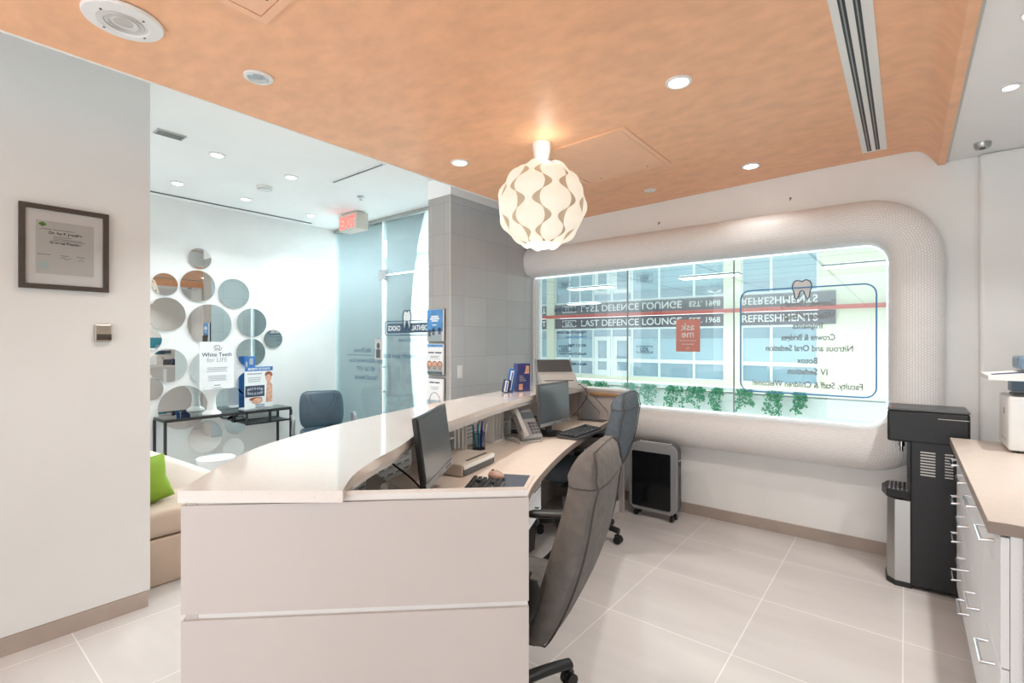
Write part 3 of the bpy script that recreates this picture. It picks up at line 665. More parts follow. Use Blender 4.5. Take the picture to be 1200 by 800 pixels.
# near end panel
P0 = Vector((-1.245, .393)) * 1.125; P1 = Vector((-.683, .918)) * 1.125
dv = (P1 - P0).normalized(); nv = Vector((dv.y, -dv.x))
def endbox(bm, s0, s1, d0, d1, z0, z1):
    pts = [P0 + dv * s0 + nv * d0, P0 + dv * s1 + nv * d0, P0 + dv * s1 + nv * d1, P0 + dv * s0 + nv * d1]
    prism(bm, [(p.x, p.y) for p in pts], z0, z1)
LP = (P1 - P0).length
ZP = ZT - 0.037
b = nb(); endbox(b, 0, LP, -0.022, 0, 0.744, ZP); obj('end_panel', b, 'lam', desk)
b = nb(); endbox(b, 0, LP, -0.022, 0, 0.0, 0.728); obj('end_panel', b, 'lam', desk)
b = nb(); endbox(b, 0.012, LP - 0.002, -0.034, -0.0095, 0.05, ZT - 0.031); obj('end_core', b, 'lam_edge', desk)
b = nb(); endbox(b, 0.36, LP - 0.003, -0.034, -0.003, ZP + 0.004, ZT - 0.018); obj('end_cap', b, 'lam_edge', desk)
# work surface
Ew = [(P1.x - 0.025, P1.y + 0.02), (-1.05, 1.40), (-1.29, 1.735), (-1.46, 2.11), (-1.606, 2.503), (-1.70, 2.80), (-1.774, 3.10), (-1.85, 3.39), (-1.90, 3.60), (-1.93, 3.775)]
Ec = [(p.x, p.y) for p in cr([(x, y, 0) for x, y in Ew], 6)]
Wo = inset(Oc, 0.05)
b = nb(); prism(b, Wo[2:] + list(reversed(Ec)), ZW - 0.034, ZW); o = obj('work_surface', b, 'worktop', desk)
Er = inset(Ec, 0.003)
b = nb(); prism(b, Er + list(reversed(inset(Ec, 0.0005))), ZW - 0.034, ZW - 0.001); obj('surface_edging', b, 'taupe_edge', desk)
# far end panel below the window
b = nb(); bb(b, -2.56, -1.835, 3.78, 3.81, 0.0, 1.0); obj('side_panel', b, 'lam', desk)
b = nb(); bb(b, -2.56, -1.83, 3.776, 3.90, 1.0, 1.018, 0.003); obj('side_cap', b, 'lam_edge', desk)
b = nb(); bb(b, -2.30, -1.87, 3.57, 3.779, 0.0, 0.095, 0.003); obj('plinth', b, 'lam_edge', desk)
b = nb(); bb(b, -2.14, -1.88, 3.755, 3.7795, 0.955, 0.985, 0.008); obj('wood_pull', b, 'wood', desk)
# hung drawer units under the worktop
def drawer_unit(i0, i1, label):
    a = Vector(inset(Ec, -0.06)[i0]); c = Vector(inset(Ec, -0.06)[i1]); dd = (c - a); L = dd.length
    t = thing('drawer_unit', label, 'drawers', (a.x, a.y, 0.48), math.atan2(dd.y, dd.x), 'white drawer units under the worktop')
    b = nb(); bb(b, 0.004, L - 0.004, 0.022, 0.42, 0.0, 0.243); obj('carcass', b, 'cab', t)
    for k in range(2):
        z0 = 0.003 + k * 0.121; b = nb(); bb(b, 0.004, L - 0.004, 0.0, 0.019, z0, z0 + 0.117, 0.002); dr = obj('drawer', b, 'cab', t)
        b = nb(); w = 0.065; tube(b, [(L / 2 - w, 0, z0 + 0.07), (L / 2 - w, -0.028, z0 + 0.07), (L / 2 + w, -0.028, z0 + 0.07), (L / 2 + w, 0, z0 + 0.07)], 0.0055, 6); obj('handle', b, 'chrome', dr)
drawer_unit(9, 14, 'hung white drawer unit nearest the end panel, under the desk worktop')
drawer_unit(14, 20, 'hung white drawer unit farther from the end panel, by the kneehole')

# organisers under the counter
def face_line(p, q): return Vector(p), Vector(q)
def organiser(p, q, label, flip):
    p = Vector(p); q = Vector(q); dd = q - p; L = dd.length; D = 0.17; hgt = 0.232
    t = thing('desk_organizer', label, 'organizer', (p.x, p.y, ZW + 0.001), math.atan2(dd.y, dd.x), 'white organizers under the raised counter')
    b = nb(); th = 0.008
    bb(b, 0, L, 0.0, D, 0, th); bb(b, 0, L, 0.0, D, hgt - th, hgt); bb(b, 0, L, D - 0.006, D, th, hgt - th); obj('shell', b, 'white_pl', t)
    lo, hi = (0, L * 0.45) if not flip else (L * 0.55, L)
    b = nb()
    xs = [0, lo, hi, L] + [(hi if not flip else 0) + (L - hi if not flip else lo) * k / 3 for k in (1, 2)]
    for x in sorted(set(round(min(max(x, th / 2), L - th / 2), 4) for x in xs)): bb(b, x - th / 2, x + th / 2, 0.0, D - 0.006, th, hgt - th)
    obj('divider', b, 'white_pl', t)
    b = nb(); bb(b, lo + th / 2, hi - th / 2, 0.004, D - 0.006, hgt * 0.46, hgt * 0.46 + th); obj('shelf', b, 'white_pl', t)
    return t
organiser((-1.985, 1.89), (-2.035, 2.12), 'white slotted desk organizer behind the near monitor and small scanner', False)
organiser((-2.085, 2.42), (-2.155, 2.69), 'white slotted desk organizer between the pen cup and the telephone', True)

# ------------------------------------------------------------------ things on the desk
def monitor(name, label, L, R, z0, z1, tilt, rim):
    L = Vector(L); R = Vector(R); c = (L + R) / 2; dd = R - L; w = dd.length; h = z1 - z0
    t = thing(name, label, 'monitor', (c.x, c.y, ZW), math.atan2(dd.y, dd.x))     # local +x along the screen, -y towards the user
    zc0 = z0 - ZW
    def lean(o):
        for v_ in o.data.vertices:
            y, z = v_.co.y, v_.co.z - zc0; v_.co.y = y * math.cos(tilt) + z * math.sin(tilt); v_.co.z = zc0 + z * math.cos(tilt) - y * math.sin(tilt)
        return o
    b = nb(); bb(b, -w / 2, w / 2, -0.012, 0.010, zc0, zc0 + h, 0.005); bb(b, -w * 0.3, w * 0.3, 0.008, 0.03, zc0 + 0.03, zc0 + 0.14, 0.01); lean(obj('housing', b, rim, t))
    b = nb(); bb(b, -w / 2 + 0.012, w / 2 - 0.012, -0.0145, -0.011, zc0 + 0.03, zc0 + h - 0.012); lean(obj('screen', b, 'screen', t))
    b = nb(); bb(b, -w / 2 + 0.004, w / 2 - 0.004, -0.0145, -0.012, zc0 + 0.002, zc0 + 0.026, 0.001); lean(obj('chin_bezel', b, 'grey_pl', t))
    b = nb(); box(b, (0, 0.048, (zc0 + 0.10) / 2), (0.06, 0.02, zc0 + 0.10), None, 0.005); obj('neck', b, 'dgrey_pl', t)
    b = nb(); prism(b, [(0.11 * math.cos(a), 0.03 + 0.085 * math.sin(a)) for a in [2 * PI * k / 28 for k in range(28)]], 0.0, 0.014); obj('base', b, 'black', t)
    b = nb()
    for k in range(4): cyl(b, (w * 0.2 + k * 0.025, -0.0155, zc0 + 0.013), (w * 0.2 + k * 0.025, -0.0145, zc0 + 0.013), 0.006, seg=10)
    text_bm(b, 'DELL', 0.018, (-0.02, -0.0158, zc0 + 0.007), (1, 0, 0)); lean(obj('button', b, 'black', t))
    return t
monitor('monitor', 'near flat monitor on the desk, seen steeply from the side', (-1.40, 1.225), (-1.64, 1.60), 0.858, 1.135, 0.13, 'black')
monitor('monitor', 'far square monitor on the desk beside the telephone', (-1.935, 2.71), (-1.945, 3.11), 0.835, 1.13, 0.05, 'dgrey_pl')
def keyboard(label, loc, rz):
    t = thing('keyboard', label, 'keyboard', loc, rz)
    b = nb(); prism(b, [(-0.075, 0.006), (0.075, 0.0), (0.075, 0.012), (-0.075, 0.026)], -0.22, 0.22, 'Z')
    o = obj('case', b, 'dgrey_pl', t)
    me = o.data
    for v_ in me.vertices: x, y, z = v_.co; v_.co = (z, -x, y)      # lay the wedge: local x across the keys, y away from the user
    kb = nb()
    for r_ in range(6):
        for k in range(19):
            if k in (14, 15) and r_ in (1, 4): continue
            x = -0.205 + k * 0.0222 + (0.004 if k > 14 else 0); y = 0.06 - r_ * 0.0225
            box(kb, (x, y, 0.022 + 0.014 * (y + 0.075) / 0.15), (0.018, 0.018, 0.009), None, 0.0025, 1)
    obj('keys', kb, 'black', t); return t
kd = math.atan2(1.585 - 1.225, -1.605 + 1.40)
keyboard('black keyboard in front of the near monitor, half hidden by the end panel', (-1.40, 1.53, ZW + 0.001), kd)
keyboard('dark grey keyboard in front of the far monitor', (-1.80, 3.04, ZW + 0.001), PI / 2 + 0.08)
# small scanner box
t = thing('document_scanner', 'low beige desktop scanner box beside the near monitor', 'scanner', (-1.83, 1.85, ZW + 0.001), math.atan2(0.32, -0.07))
b = nb(); bb(b, -0.16, 0.16, -0.12, 0.12, 0.0, 0.060, 0.008, 3); obj('case', b, 'ivory_pl', t)
b = nb(); bb(b, -0.155, 0.155, -0.124, -0.119, 0.006, 0.045); obj('front_slot', b, 'dgrey_pl', t)
b = nb(); bb(b, -0.155, 0.155, -0.126, -0.118, 0.034, 0.052, 0.002); obj('front_flap', b, 'white_pl', t)
b = nb(); bb(b, -0.08, 0.12, -0.10, -0.085, 0.0595, 0.062); obj('lid_groove', b, 'dgrey_pl', t)
# pad, mouse
t = thing('mouse_pad', 'small dark mouse pad with a pale end under the mouse', 'mouse pad', (-1.45, 1.815, ZW + 0.001), math.atan2(0.19, -0.10))
b = nb(); bb(b, -0.11, 0.11, -0.07, 0.07, 0, 0.004, 0.0015); obj('pad', b, 'pad', t)
b = nb(); bb(b, -0.11, 0.11, -0.092, -0.0705, 0, 0.004, 0.0015); obj('pale_edge', b, 'ivory_pl', t)
t = thing('computer_mouse', 'brown and black computer mouse on the mouse pad', 'mouse', (-1.525, 1.79, ZW + 0.006), math.atan2(0.25, -0.9))
b = nb()
sph(b, (0, 0, 0.016), 0.05, (1.05, 0.62, 0.44)); obj('shell', b, 'amber', t, True)
b = nb(); sph(b, (0, 0, 0.010), 0.05, (1.09, 0.67, 0.2)); obj('base', b, 'black', t, True)
b = nb(); cyl(b, (0.03, -0.004, 0.034), (0.03, 0.004, 0.034), 0.006, seg=12); obj('wheel', b, 'black', t)
# pen cup
t = thing('pen_cup', 'black wire mesh pen cup in the open bay under the counter', 'pen cup', (-2.045, 2.235, ZW + 0.001))
b = nb(); R_ = 0.038
for z in [0.002 + 0.012 * k for k in range(9)]: tube(b, [(R_ * math.cos(2 * PI * k / 20), R_ * math.sin(2 * PI * k / 20), z) for k in range(20)], 0.0009, 4, True)
for k in range(20): cyl(b, (R_ * math.cos(2 * PI * k / 20), R_ * math.sin(2 * PI * k / 20), 0), (R_ * math.cos(2 * PI * k / 20), R_ * math.sin(2 * PI * k / 20), 0.1), 0.0009, seg=4)
obj('mesh_wall', b, 'mesh_wire', t)
b = nb(); cyl(b, (0, 0, 0), (0, 0, 0.002), R_); tube(b, [(R_ * math.cos(2 * PI * k / 24), R_ * math.sin(2 * PI * k / 24), 0.1) for k in range(24)], 0.002, 6, True); obj('rim', b, 'mesh_wire', t)
pens = [('pen_teal', 'teal pen in the wire cup, leftmost', -0.022, -0.006, -0.09), ('pen_teal', 'teal pen in the wire cup, beside the leftmost', -0.010, 0.012, -0.03), ('white_pl', 'white pen in the wire cup, centre', 0.0, -0.012, 0.02), ('pen_blue', 'tall blue pen in the wire cup', 0.010, 0.01, 0.05), ('pen_blue', 'blue pen in the wire cup, right of the tall one', 0.018, -0.008, 0.1), ('white_pl', 'white pen in the wire cup, rightmost', 0.026, 0.006, 0.16)]
for m_, lab, x, y, lean in pens:
    t2 = thing('pen', lab, 'pen', (-2.045 + y, 2.235 + x, ZW + 0.004), 0, 'pens in the wire cup'); t2.rotation_euler = (-lean, lean * 0.6, 0)
    L_ = 0.15 + 0.015 * ('tall' in lab)
    b = nb(); cyl(b, (0, 0, 0.012), (0, 0, L_), 0.0068, seg=10); obj('barrel', b, m_, t2, True)
    b = nb(); cyl(b, (0, 0, 0), (0, 0, 0.012), 0.001, 0.0066, seg=10); obj('tip', b, 'steel', t2)
    b = nb(); bb(b, 0.006, 0.0085, -0.0015, 0.0015, L_ - 0.05, L_ - 0.005); obj('clip', b, 'white_pl', t2)
# memo sheet in the bay
def sheet(name, label, cat, loc, rz, w, h, lines, mp='paper', mi='ink', tilt=0.0):
    t = thing(name, label, cat, loc, rz); t.rotation_euler = (tilt, 0, rz)
    b = nb(); bb(b, -w / 2, w / 2, 0, 0.0015, 0, h); obj('page', b, mp, t)
    b = nb()
    for (u0, u1, v0, v1) in lines: bb(b, -w / 2 + u0 * w, -w / 2 + u1 * w, -0.0006, 0.0, v0 * h, v1 * h)
    if lines: obj('print', b, mi, t)
    else: b.free()
    return t
sheet('memo', 'white printed memo propped behind the pen cup', 'paper', (-2.165, 2.29, ZW + 0.002), math.atan2(0.28, -0.08), 0.21, 0.225,
      [(0.1, 0.5, 0.86, 0.92), (0.04, 0.86, 0.74, 0.765), (0.04, 0.85, 0.64, 0.655), (0.1, 0.6, 0.54, 0.57), (0.04, 0.9, 0.43, 0.445), (0.04, 0.8, 0.33, 0.345), (0.04, 0.8, 0.23, 0.245)])
# calendar board beneath the counter, left of the monitor
a = Vector(inset(Oc, 0.052)[16]); c = Vector(inset(Oc, 0.052)[33]); dd = c - a
gl = []
for r_ in range(6):
    for k in range(8): gl.append((0.05 + k * 0.12, 0.05 + k * 0.12 + 0.07, 0.08 + r_ * 0.14, 0.08 + r_ * 0.14 + 0.02))
for r_ in range(7): gl.append((0.02, 0.98, 0.05 + r_ * 0.14, 0.055 + r_ * 0.14))
ang = math.atan2(dd.y, dd.x); nn = Vector((dd.y, -dd.x)).normalized()
c0 = Vector((-1.76, 1.55)) 
def calpos(q, d):   # distance from the desk wall
    return q
t = sheet('wall_calendar', 'large printed planner sheet under the raised counter behind the near monitor', 'calendar', (0, 0, ZW + 0.002), ang, 0.62, 0.24, gl)
mid_ = (a + c) / 2 + nn * 0.06; t.location = (mid_.x, mid_.y, ZW + 0.002)
b = nb(); bb(b, -0.31, 0.31, -0.004, 0.004, 0.241, 0.252); obj('wood_strip', b, 'wood', t)
# grey plate with knob
t = thing('copy_stand', 'grey curved plate with a round knob under the counter near the end panel', 'stand', (-1.53, 1.18, ZW + 0.001), 0.55)
b = nb(); pr = [(p.x, p.y) for p in cr([(-0.1, 0.0), (-0.1, 0.12), (-0.07, 0.155), (-0.03, 0.13), (0.02, 0.105), (0.08, 0.085), (0.105, 0.05), (0.1, 0.0)] and [(-0.1, 0.0, 0), (-0.1, 0.12, 0), (-0.075, 0.155, 0), (-0.03, 0.13, 0), (0.02, 0.105, 0), (0.08, 0.085, 0), (0.105, 0.05, 0), (0.1, 0.0, 0)], 5)]
prism(b, pr, 0.0, 0.008, 'Y'); obj('plate', b, 'grey_pl', t)
b = nb(); cyl(b, (-0.015, -0.035, 0.115), (-0.015, 0.0, 0.115), 0.014, 0.01); obj('knob', b, 'lgrey_pl', t, True)
b = nb(); bb(b, -0.1, 0.1, -0.05, 0.0, 0, 0.006); obj('foot', b, 'grey_pl', t)
# monitor cable
b = nb(); tube(b, cr([(-1.49, 1.33, 0.80), (-1.58, 1.32, 0.86), (-1.66, 1.27, 0.93), (-1.70, 1.26, 0.975)], 6), 0.004, 6); tag(obj('cable', b, 'black', None, True), 'black cable running up behind the near monitor', 'cable')
# telephone
t = thing('telephone', 'grey office telephone on a tilted stand beside the far monitor', 'telephone', (-1.985, 2.61, ZW + 0.001), PI / 2 - 0.35)
b = nb(); prism(b, [(-0.09, 0.012), (-0.085, 0.0), (0.09, 0.0), (0.1, 0.012), (0.015, 0.03)], -0.08, 0.08, 'X'); obj('stand', b, 'lgrey_pl', t)
tilt = Matrix.Rotation(math.radians(48), 3, 'X')
b = nb(); box(b, (0.02, 0.0, 0.105), (0.16, 0.225, 0.03), tilt, 0.008); obj('body', b, 'grey_pl', t)
b = nb()
for q in range(4):
    for k in range(3): box(b, Vector((0.035 + k * 0.025, 0, 0.105)) + tilt @ Vector((0, -0.075 + q * 0.024, 0.016)), (0.018, 0.016, 0.006), tilt)
obj('keypad', b, 'dgrey_pl', t)
b = nb(); box(b, Vector((0.045, 0, 0.105)) + tilt @ Vector((0, 0.06, 0.0155)), (0.09, 0.05, 0.004), tilt); obj('display', b, 'screen', t)
b = nb()
for s in (-1, 1): box(b, Vector((-0.045, 0, 0.105)) + tilt @ Vector((0, s * 0.088, 0.034)), (0.045, 0.05, 0.034), tilt, 0.012)
box(b, Vector((-0.045, 0, 0.105)) + tilt @ Vector((0, 0, 0.048)), (0.034, 0.2, 0.018), tilt, 0.007); obj('handset', b, 'lgrey_pl', t, True)
# mesh letter tray behind the phone
t = thing('letter_tray', 'black wire letter tray behind the telephone', 'letter tray', (-2.17, 2.90, ZW + 0.001), PI / 2 - 0.2)
b = nb()
for k in range(11): tube(b, [(-0.12 + k * 0.024, -0.09, 0.005), (-0.12 + k * 0.024, -0.09, 0.085)], 0.0012, 4); tube(b, [(-0.12 + k * 0.024, 0.09, 0.005), (-0.12 + k * 0.024, 0.09, 0.085)], 0.0012, 4)
for k in range(5):
    z = 0.005 + k * 0.02; tube(b, [(-0.12, -0.09, z), (0.12, -0.09, z), (0.12, 0.09, z), (-0.12, 0.09, z)], 0.0012, 4, True)
obj('mesh_side', b, 'mesh_wire', t)
b = nb(); bb(b, -0.12, 0.12, -0.09, 0.09, 0, 0.003); obj('floor_plate', b, 'mesh_wire', t)
b = nb(); tube(b, [(-0.122, -0.092, 0.09), (0.122, -0.092, 0.09), (0.122, 0.092, 0.09), (-0.122, 0.092, 0.09)], 0.004, 6, True); obj('rim', b, 'mesh_wire', t)
# wire file rack by the far panel
t = thing('file_rack', 'grey wire file rack leaning at the far end of the desk', 'file rack', (-2.06, 3.62, ZW + 0.001), 0.12)
for dx in (0.0, 0.05):
    b = nb(); tube(b, [(-0.10 + dx, 0.0, 0.004), (-0.10 + dx, 0.0, 0.23), (-0.05 + dx, 0.0, 0.21), (0.085 + dx, 0, 0.075), (0.085 + dx, 0.0, 0.004)], 0.003, 6, True); obj('hoop', b, 'dgrey_pl', t)
    for v_ in t.children[-1].data.vertices: v_.co.y += dx * 1.2
b = nb(); bb(b, -0.10, 0.13, -0.03, 0.09, 0, 0.004); obj('tray', b, 'dgrey_pl', t)
b = nb(); prism(b, [(-0.095, 0.006), (-0.095, 0.21), (-0.05, 0.195), (0.07, 0.07), (0.07, 0.006)], 0.025, 0.028, 'Y'); obj('mesh_panel', b, 'grey_pl', t)
# scanner with paper chute on the counter
t = thing('document_scanner', 'upright white feed scanner with an open grey chute on the far counter end', 'scanner', (-2.26, 3.42, ZT + 0.001), PI / 2 - 0.75)
b = nb(); prism(b, [(-0.13, 0.0), (0.06, 0.0), (0.075, 0.06), (0.04, 0.115), (-0.03, 0.10), (-0.125, 0.035)], -0.15, 0.15, 'X'); o = obj('body', b, 'lgrey_pl', t)
b = nb(); prism(b, [(0.035, 0.09), (0.125, 0.215), (0.135, 0.21), (0.06, 0.075)], -0.14, 0.14, 'X'); obj('paper_chute', b, 'dgrey_pl', t)
b = nb()
for s in (-1, 1):
    b = nb(); prism(b, [(0.0, 0.03), (0.135, 0.225), (0.145, 0.19), (0.07, 0.0)], s * 0.152 - 0.004, s * 0.152 + 0.004, 'X'); obj('side_cheek', b, 'grey_pl', t)
b = nb(); bb(b, -0.12, 0.12, -0.105, -0.06, 0.052, 0.056); obj('output_slot', b, 'black', t)
b = nb(); tube(b, cr([(-2.16, 3.52, 1.06), (-2.11, 3.56, 1.056), (-2.06, 3.58, 0.98), (-2.10, 3.50, 0.86), (-2.14, 3.40, 0.775)], 7), 0.003, 6); tag(obj('cable', b, 'black', None, True), 'thin black cable hanging from the feed scanner to the worktop', 'cable')
# toothbrush packs on the counter
t = thing('leaflet_box', 'dark blue leaflet box with a peach picture on the counter near the tiled wall', 'leaflet box', (-2.245, 2.93, ZT + 0.001), PI / 2 - 0.35)
b = nb(); bb(b, -0.055, 0.055, -0.03, 0.03, 0, 0.205, 0.002); obj('carton', b, mat('navy_carton', (62, 66, 124), 0.4, vary=0.1, scale=9), t)
b = nb(); prism(b, [(0.0, 0.13), (0.045, 0.13), (0.045, 0.185), (0.02, 0.19), (0.012, 0.15)], -0.0315, -0.0302, 'Y'); bb(b, -0.045, -0.012, -0.0315, -0.0302, 0.01, 0.055); obj('picture', b, 'skin_print', t)
b = nb()
for k in range(4): bb(b, -0.04, 0.02 - 0.01 * k, -0.0313, -0.0302, 0.075 + k * 0.012, 0.08 + k * 0.012)
obj('print', b, 'ink_l', t)
for dx, m_, h, lab in ((0.0, 'blue', 0.17, 'tall blue and white toothbrush blister pack leaning beside the leaflet box'), (-0.055, 'dark_print', 0.095, 'short dark toothpaste pack left of the toothbrush pack')):
    t = thing('toothbrush_pack', lab, 'pack', (-2.265 + dx * -0.15, 2.805 + dx * 1.0, ZT + 0.001), PI / 2 - 0.5)
    t.rotation_euler = (0, 0.18, PI / 2 - 0.5)
    b = nb(); bb(b, -0.028, 0.028, -0.012, 0.012, 0, h, 0.004); obj('card', b, m_, t)
    b = nb(); bb(b, -0.02, 0.006, -0.02, -0.012, h * 0.08, h * 0.92, 0.004); obj('blister', b, 'white_pl', t)
    b = nb(); tube(b, [(-0.008, -0.022, h * 0.12), (-0.008, -0.022, h * 0.85)], 0.004, 6); obj('brush', b, 'pen_blue', t)
# small odds in the organiser
t = thing('stapler', 'small black stapler in the lower cubby of the near organizer', 'stapler', (-2.055, 1.945, ZW + 0.0105), 1.9)
b = nb(); bb(b, -0.05, 0.05, -0.014, 0.014, 0, 0.012, 0.003); obj('base', b, 'black', t)
b = nb(); prism(b, [(-0.05, 0.016), (0.05, 0.035), (0.05, 0.05), (-0.05, 0.04)], -0.013, 0.013, 'Y'); obj('arm', b, 'dgrey_pl', t)
# black pc tower and bag under the far desk
t = thing('computer_tower', 'black computer tower on the white plinth under the far desk end', 'computer', (-2.03, 3.67, 0.096))
b = nb(); bb(b, -0.16, 0.16, -0.09, 0.09, 0, 0.40, 0.006); obj('case', b, 'black', t)
b = nb(); bb(b, 0.1605, 0.165, -0.08, 0.08, 0.02, 0.38, 0.002); obj('front_grille', b, 'dark_gloss', t)
b = nb(); cyl(b, (0.1652, 0.03, 0.12), (0.167, 0.03, 0.12), 0.012, seg=14); obj('power_light', b, 'red_band', t)
b = nb(); bb(b, -0.16, -0.1, -0.0915, -0.09, 0.05, 0.35); obj('vent', b, 'dgrey_pl', t)
t = thing('tote_bag', 'black tote bag with teal and white cloth in the kneehole', 'bag', (-2.06, 2.56, 0.0), 0.15)
b = nb(); loft(b, [[(sx * w, sy * d, z) for sx, sy in ((1, 1), (-1, 1), (-1, -1), (1, -1))] for w, d, z in ((0.10, 0.16, 0.0), (0.11, 0.18, 0.2), (0.10, 0.17, 0.45))]); obj('body', b, 'black', t)
b = nb(); sph(b, (0.05, 0.0, 0.47), 0.08, (0.9, 1.2, 0.6), 14, 10); obj('cloth', b, 'teal', t, True)
b = nb(); tube(b, cr([(0.05, -0.1, 0.45), (0.08, -0.09, 0.56), (0.08, 0.09, 0.56), (0.05, 0.1, 0.45)], 6), 0.01, 6); obj('handle', b, 'white_pl', t)

# ================================================================== OFFICE CHAIRS
def selps(cx, cy, z, hx, hy, n, N=28):
    out = []
    for k in range(N):
        a = 2 * PI * k / N; ca, sa = math.cos(a), math.sin(a)
        out.append((cx + hx * math.copysign(abs(ca) ** (2 / n), ca), cy + hy * math.copysign(abs(sa) ** (2 / n), sa), z))
    return out
def office_chair(label, loc, rz, fab, arm_h=0.695):
    t = thing('office_chair', label, 'office chair', loc, rz)          # faces local +x
    # backrest
    rings = []; rear = []; z0, z1 = 0.40, 1.06
    for j in range(27):
        q = j / 26; e = max(0.0, 1 - abs(2 * q - 1) ** 6) ** 0.5
        z = z0 + (z1 - z0) * q
        cx = -0.165 - 0.205 * q - 0.02 * math.sin(PI * q * 1.2) + (0.012 if q > 0.85 else 0)
        th = (0.052 + 0.02 * math.sin(PI * min(1, q * 1.1)) + (0.014 * math.exp(-((q - 0.9) / 0.09) ** 2))) * (0.35 + 0.65 * e)
        hw = (0.215 + 0.03 * math.sin(PI * (0.15 + 0.8 * q))) * (0.72 + 0.28 * e)
        rings.append(selps(cx, 0, z, th, hw, 3.4)); rear.append((cx - th * 0.8, hw * 0.96, z))
    b = nb(); loft(b, rings); back = obj('backrest', b, fab, t, True, 75)
    pts = rear + [(p[0], -p[1], p[2]) for p in reversed(rear)]
    b = nb(); tube(b, pts, 0.0035, 6, True); obj('piping', b, 'piping', back, True)
    b = nb()
    rf = [(r_[0] + 0.0, r_[1], r_[2]) for r_ in rings[22]]
    tube(b, [Vector(p) + Vector((0, 0, 0)) for p in rings[22]], 0.0028, 6, True); obj('seam', b, 'piping', back, True)
    # seat
    rings = []
    for j in range(11):
        q = j / 10; e = max(0, 1 - abs(2 * q - 1) ** 4) ** 0.5
        rings.append(selps(0.03, 0, 0.42 + 0.10 * q, 0.245 * (0.9 + 0.1 * e), 0.245 * (0.9 + 0.1 * e), 3.6))
    b = nb(); loft(b, rings); obj('seat', b, fab, t, True, 75)
    b = nb(); bb(b, -0.17, 0.18, -0.17, 0.17, 0.395, 0.425, 0.01); bb(b, -0.19, -0.13, -0.04, 0.04, 0.385, 0.41, 0.005); obj('mechanism', b, 'black', t)
    b = nb(); cyl(b, (0, 0, 0.10), (0, 0, 0.26), 0.032); cyl(b, (0, 0, 0.26), (0, 0, 0.40), 0.019); obj('gas_column', b, 'black', t, True)
    b = nb(); cyl(b, (0.02, -0.22, 0.40), (0.02, -0.03, 0.40), 0.006, seg=8); sph(b, (0.02, -0.23, 0.40), 0.014); obj('lever', b, 'black', t, True)
    for s in (-1, 1):
        b = nb(); rr_ = []
        for j in range(13):
            q = j / 12; rr_.append(selps(0, 0, 0, 1, 1, 3, 12))
        path = cr([(0.02, s * 0.15, 0.405), (0.02, s * 0.255, 0.41), (-0.05, s * 0.288, 0.46), (-0.14, s * 0.295, 0.55), (-0.16, s * 0.292, 0.64), (-0.13, s * 0.29, arm_h - 0.012)], 5)
        rings = []
        for i, p in enumerate(path):
            tg = (path[min(len(path) - 1, i + 1)] - path[max(0, i - 1)]).normalized(); sd = Vector((1, 0, 0)); nn_ = tg.cross(sd).normalized()
            w_ = 0.035 + 0.05 * (i / (len(path) - 1)) ** 2
            rings.append([p + sd * (w_ * math.cos(a)) + nn_ * (0.011 * math.sin(a)) for a in [2 * PI * k / 12 for k in range(12)]])
        loft(b, rings); ar = obj('armrest', b, 'black', t, True)
        rings = []
        for j in range(13):
            q = j / 12; e = max(0.0, 1 - abs(2 * q - 1) ** 5) ** 0.5
            x = -0.19 + 0.22 * q
            rings.append([(x, s * (0.288 - 0.012 * q) + 0.036 * (0.5 + 0.5 * e) * math.cos(a), arm_h - 0.02 * q + 0.016 * (0.5 + 0.5 * e) * math.sin(a)) for a in [2 * PI * k / 14 for k in range(14)]])
        b = nb(); loft(b, rings); obj('arm_pad', b, 'black', ar, True)
    for k in range(5):
        a = 2 * PI * k / 5 + 1.28 - rz + 0.0; ca, sa = math.cos(a), math.sin(a)
        b = nb(); rings = []
        for j in range(8):
            q = j / 7; r_ = 0.02 + 0.285 * q; w_ = 0.03 - 0.008 * q; z = 0.115 - 0.028 * q ** 2
            rings.append([(r_ * ca - sa * w_ * math.cos(g), r_ * sa + ca * w_ * math.cos(g), z + 0.02 * math.sin(g)) for g in [2 * PI * i / 12 for i in range(12)]])
        loft(b, rings); sp = obj('base_spoke', b, 'black', t, True, 60)
        b = nb(); cyl(b, (0.295 * ca, 0.295 * sa, 0.05), (0.295 * ca, 0.295 * sa, 0.09), 0.008, seg=10)
        for s in (-1, 1): cyl(b, (0.30 * ca - sa * s * 0.008, 0.30 * sa + ca * s * 0.008, 0.0275), (0.30 * ca - sa * s * 0.025, 0.30 * sa + ca * s * 0.025, 0.0275), 0.0272, seg=22)
        box(b, (0.297 * ca, 0.297 * sa, 0.044), (0.05, 0.02, 0.03), Matrix.Rotation(a, 3, 'Z'), 0.006); obj('caster', b, 'black', sp, True)
    return t
fz = math.atan2(-0.28, -0.96)
office_chair('charcoal fabric office chair nearest the end panel, its back towards the viewer', (-1.175, 1.455, 0.0), fz, 'fabric')
office_chair('slate fabric office chair at the far desk, beside the shredder', (-1.88, 3.17, 0.0), fz - 0.10, 'fabric_blue')

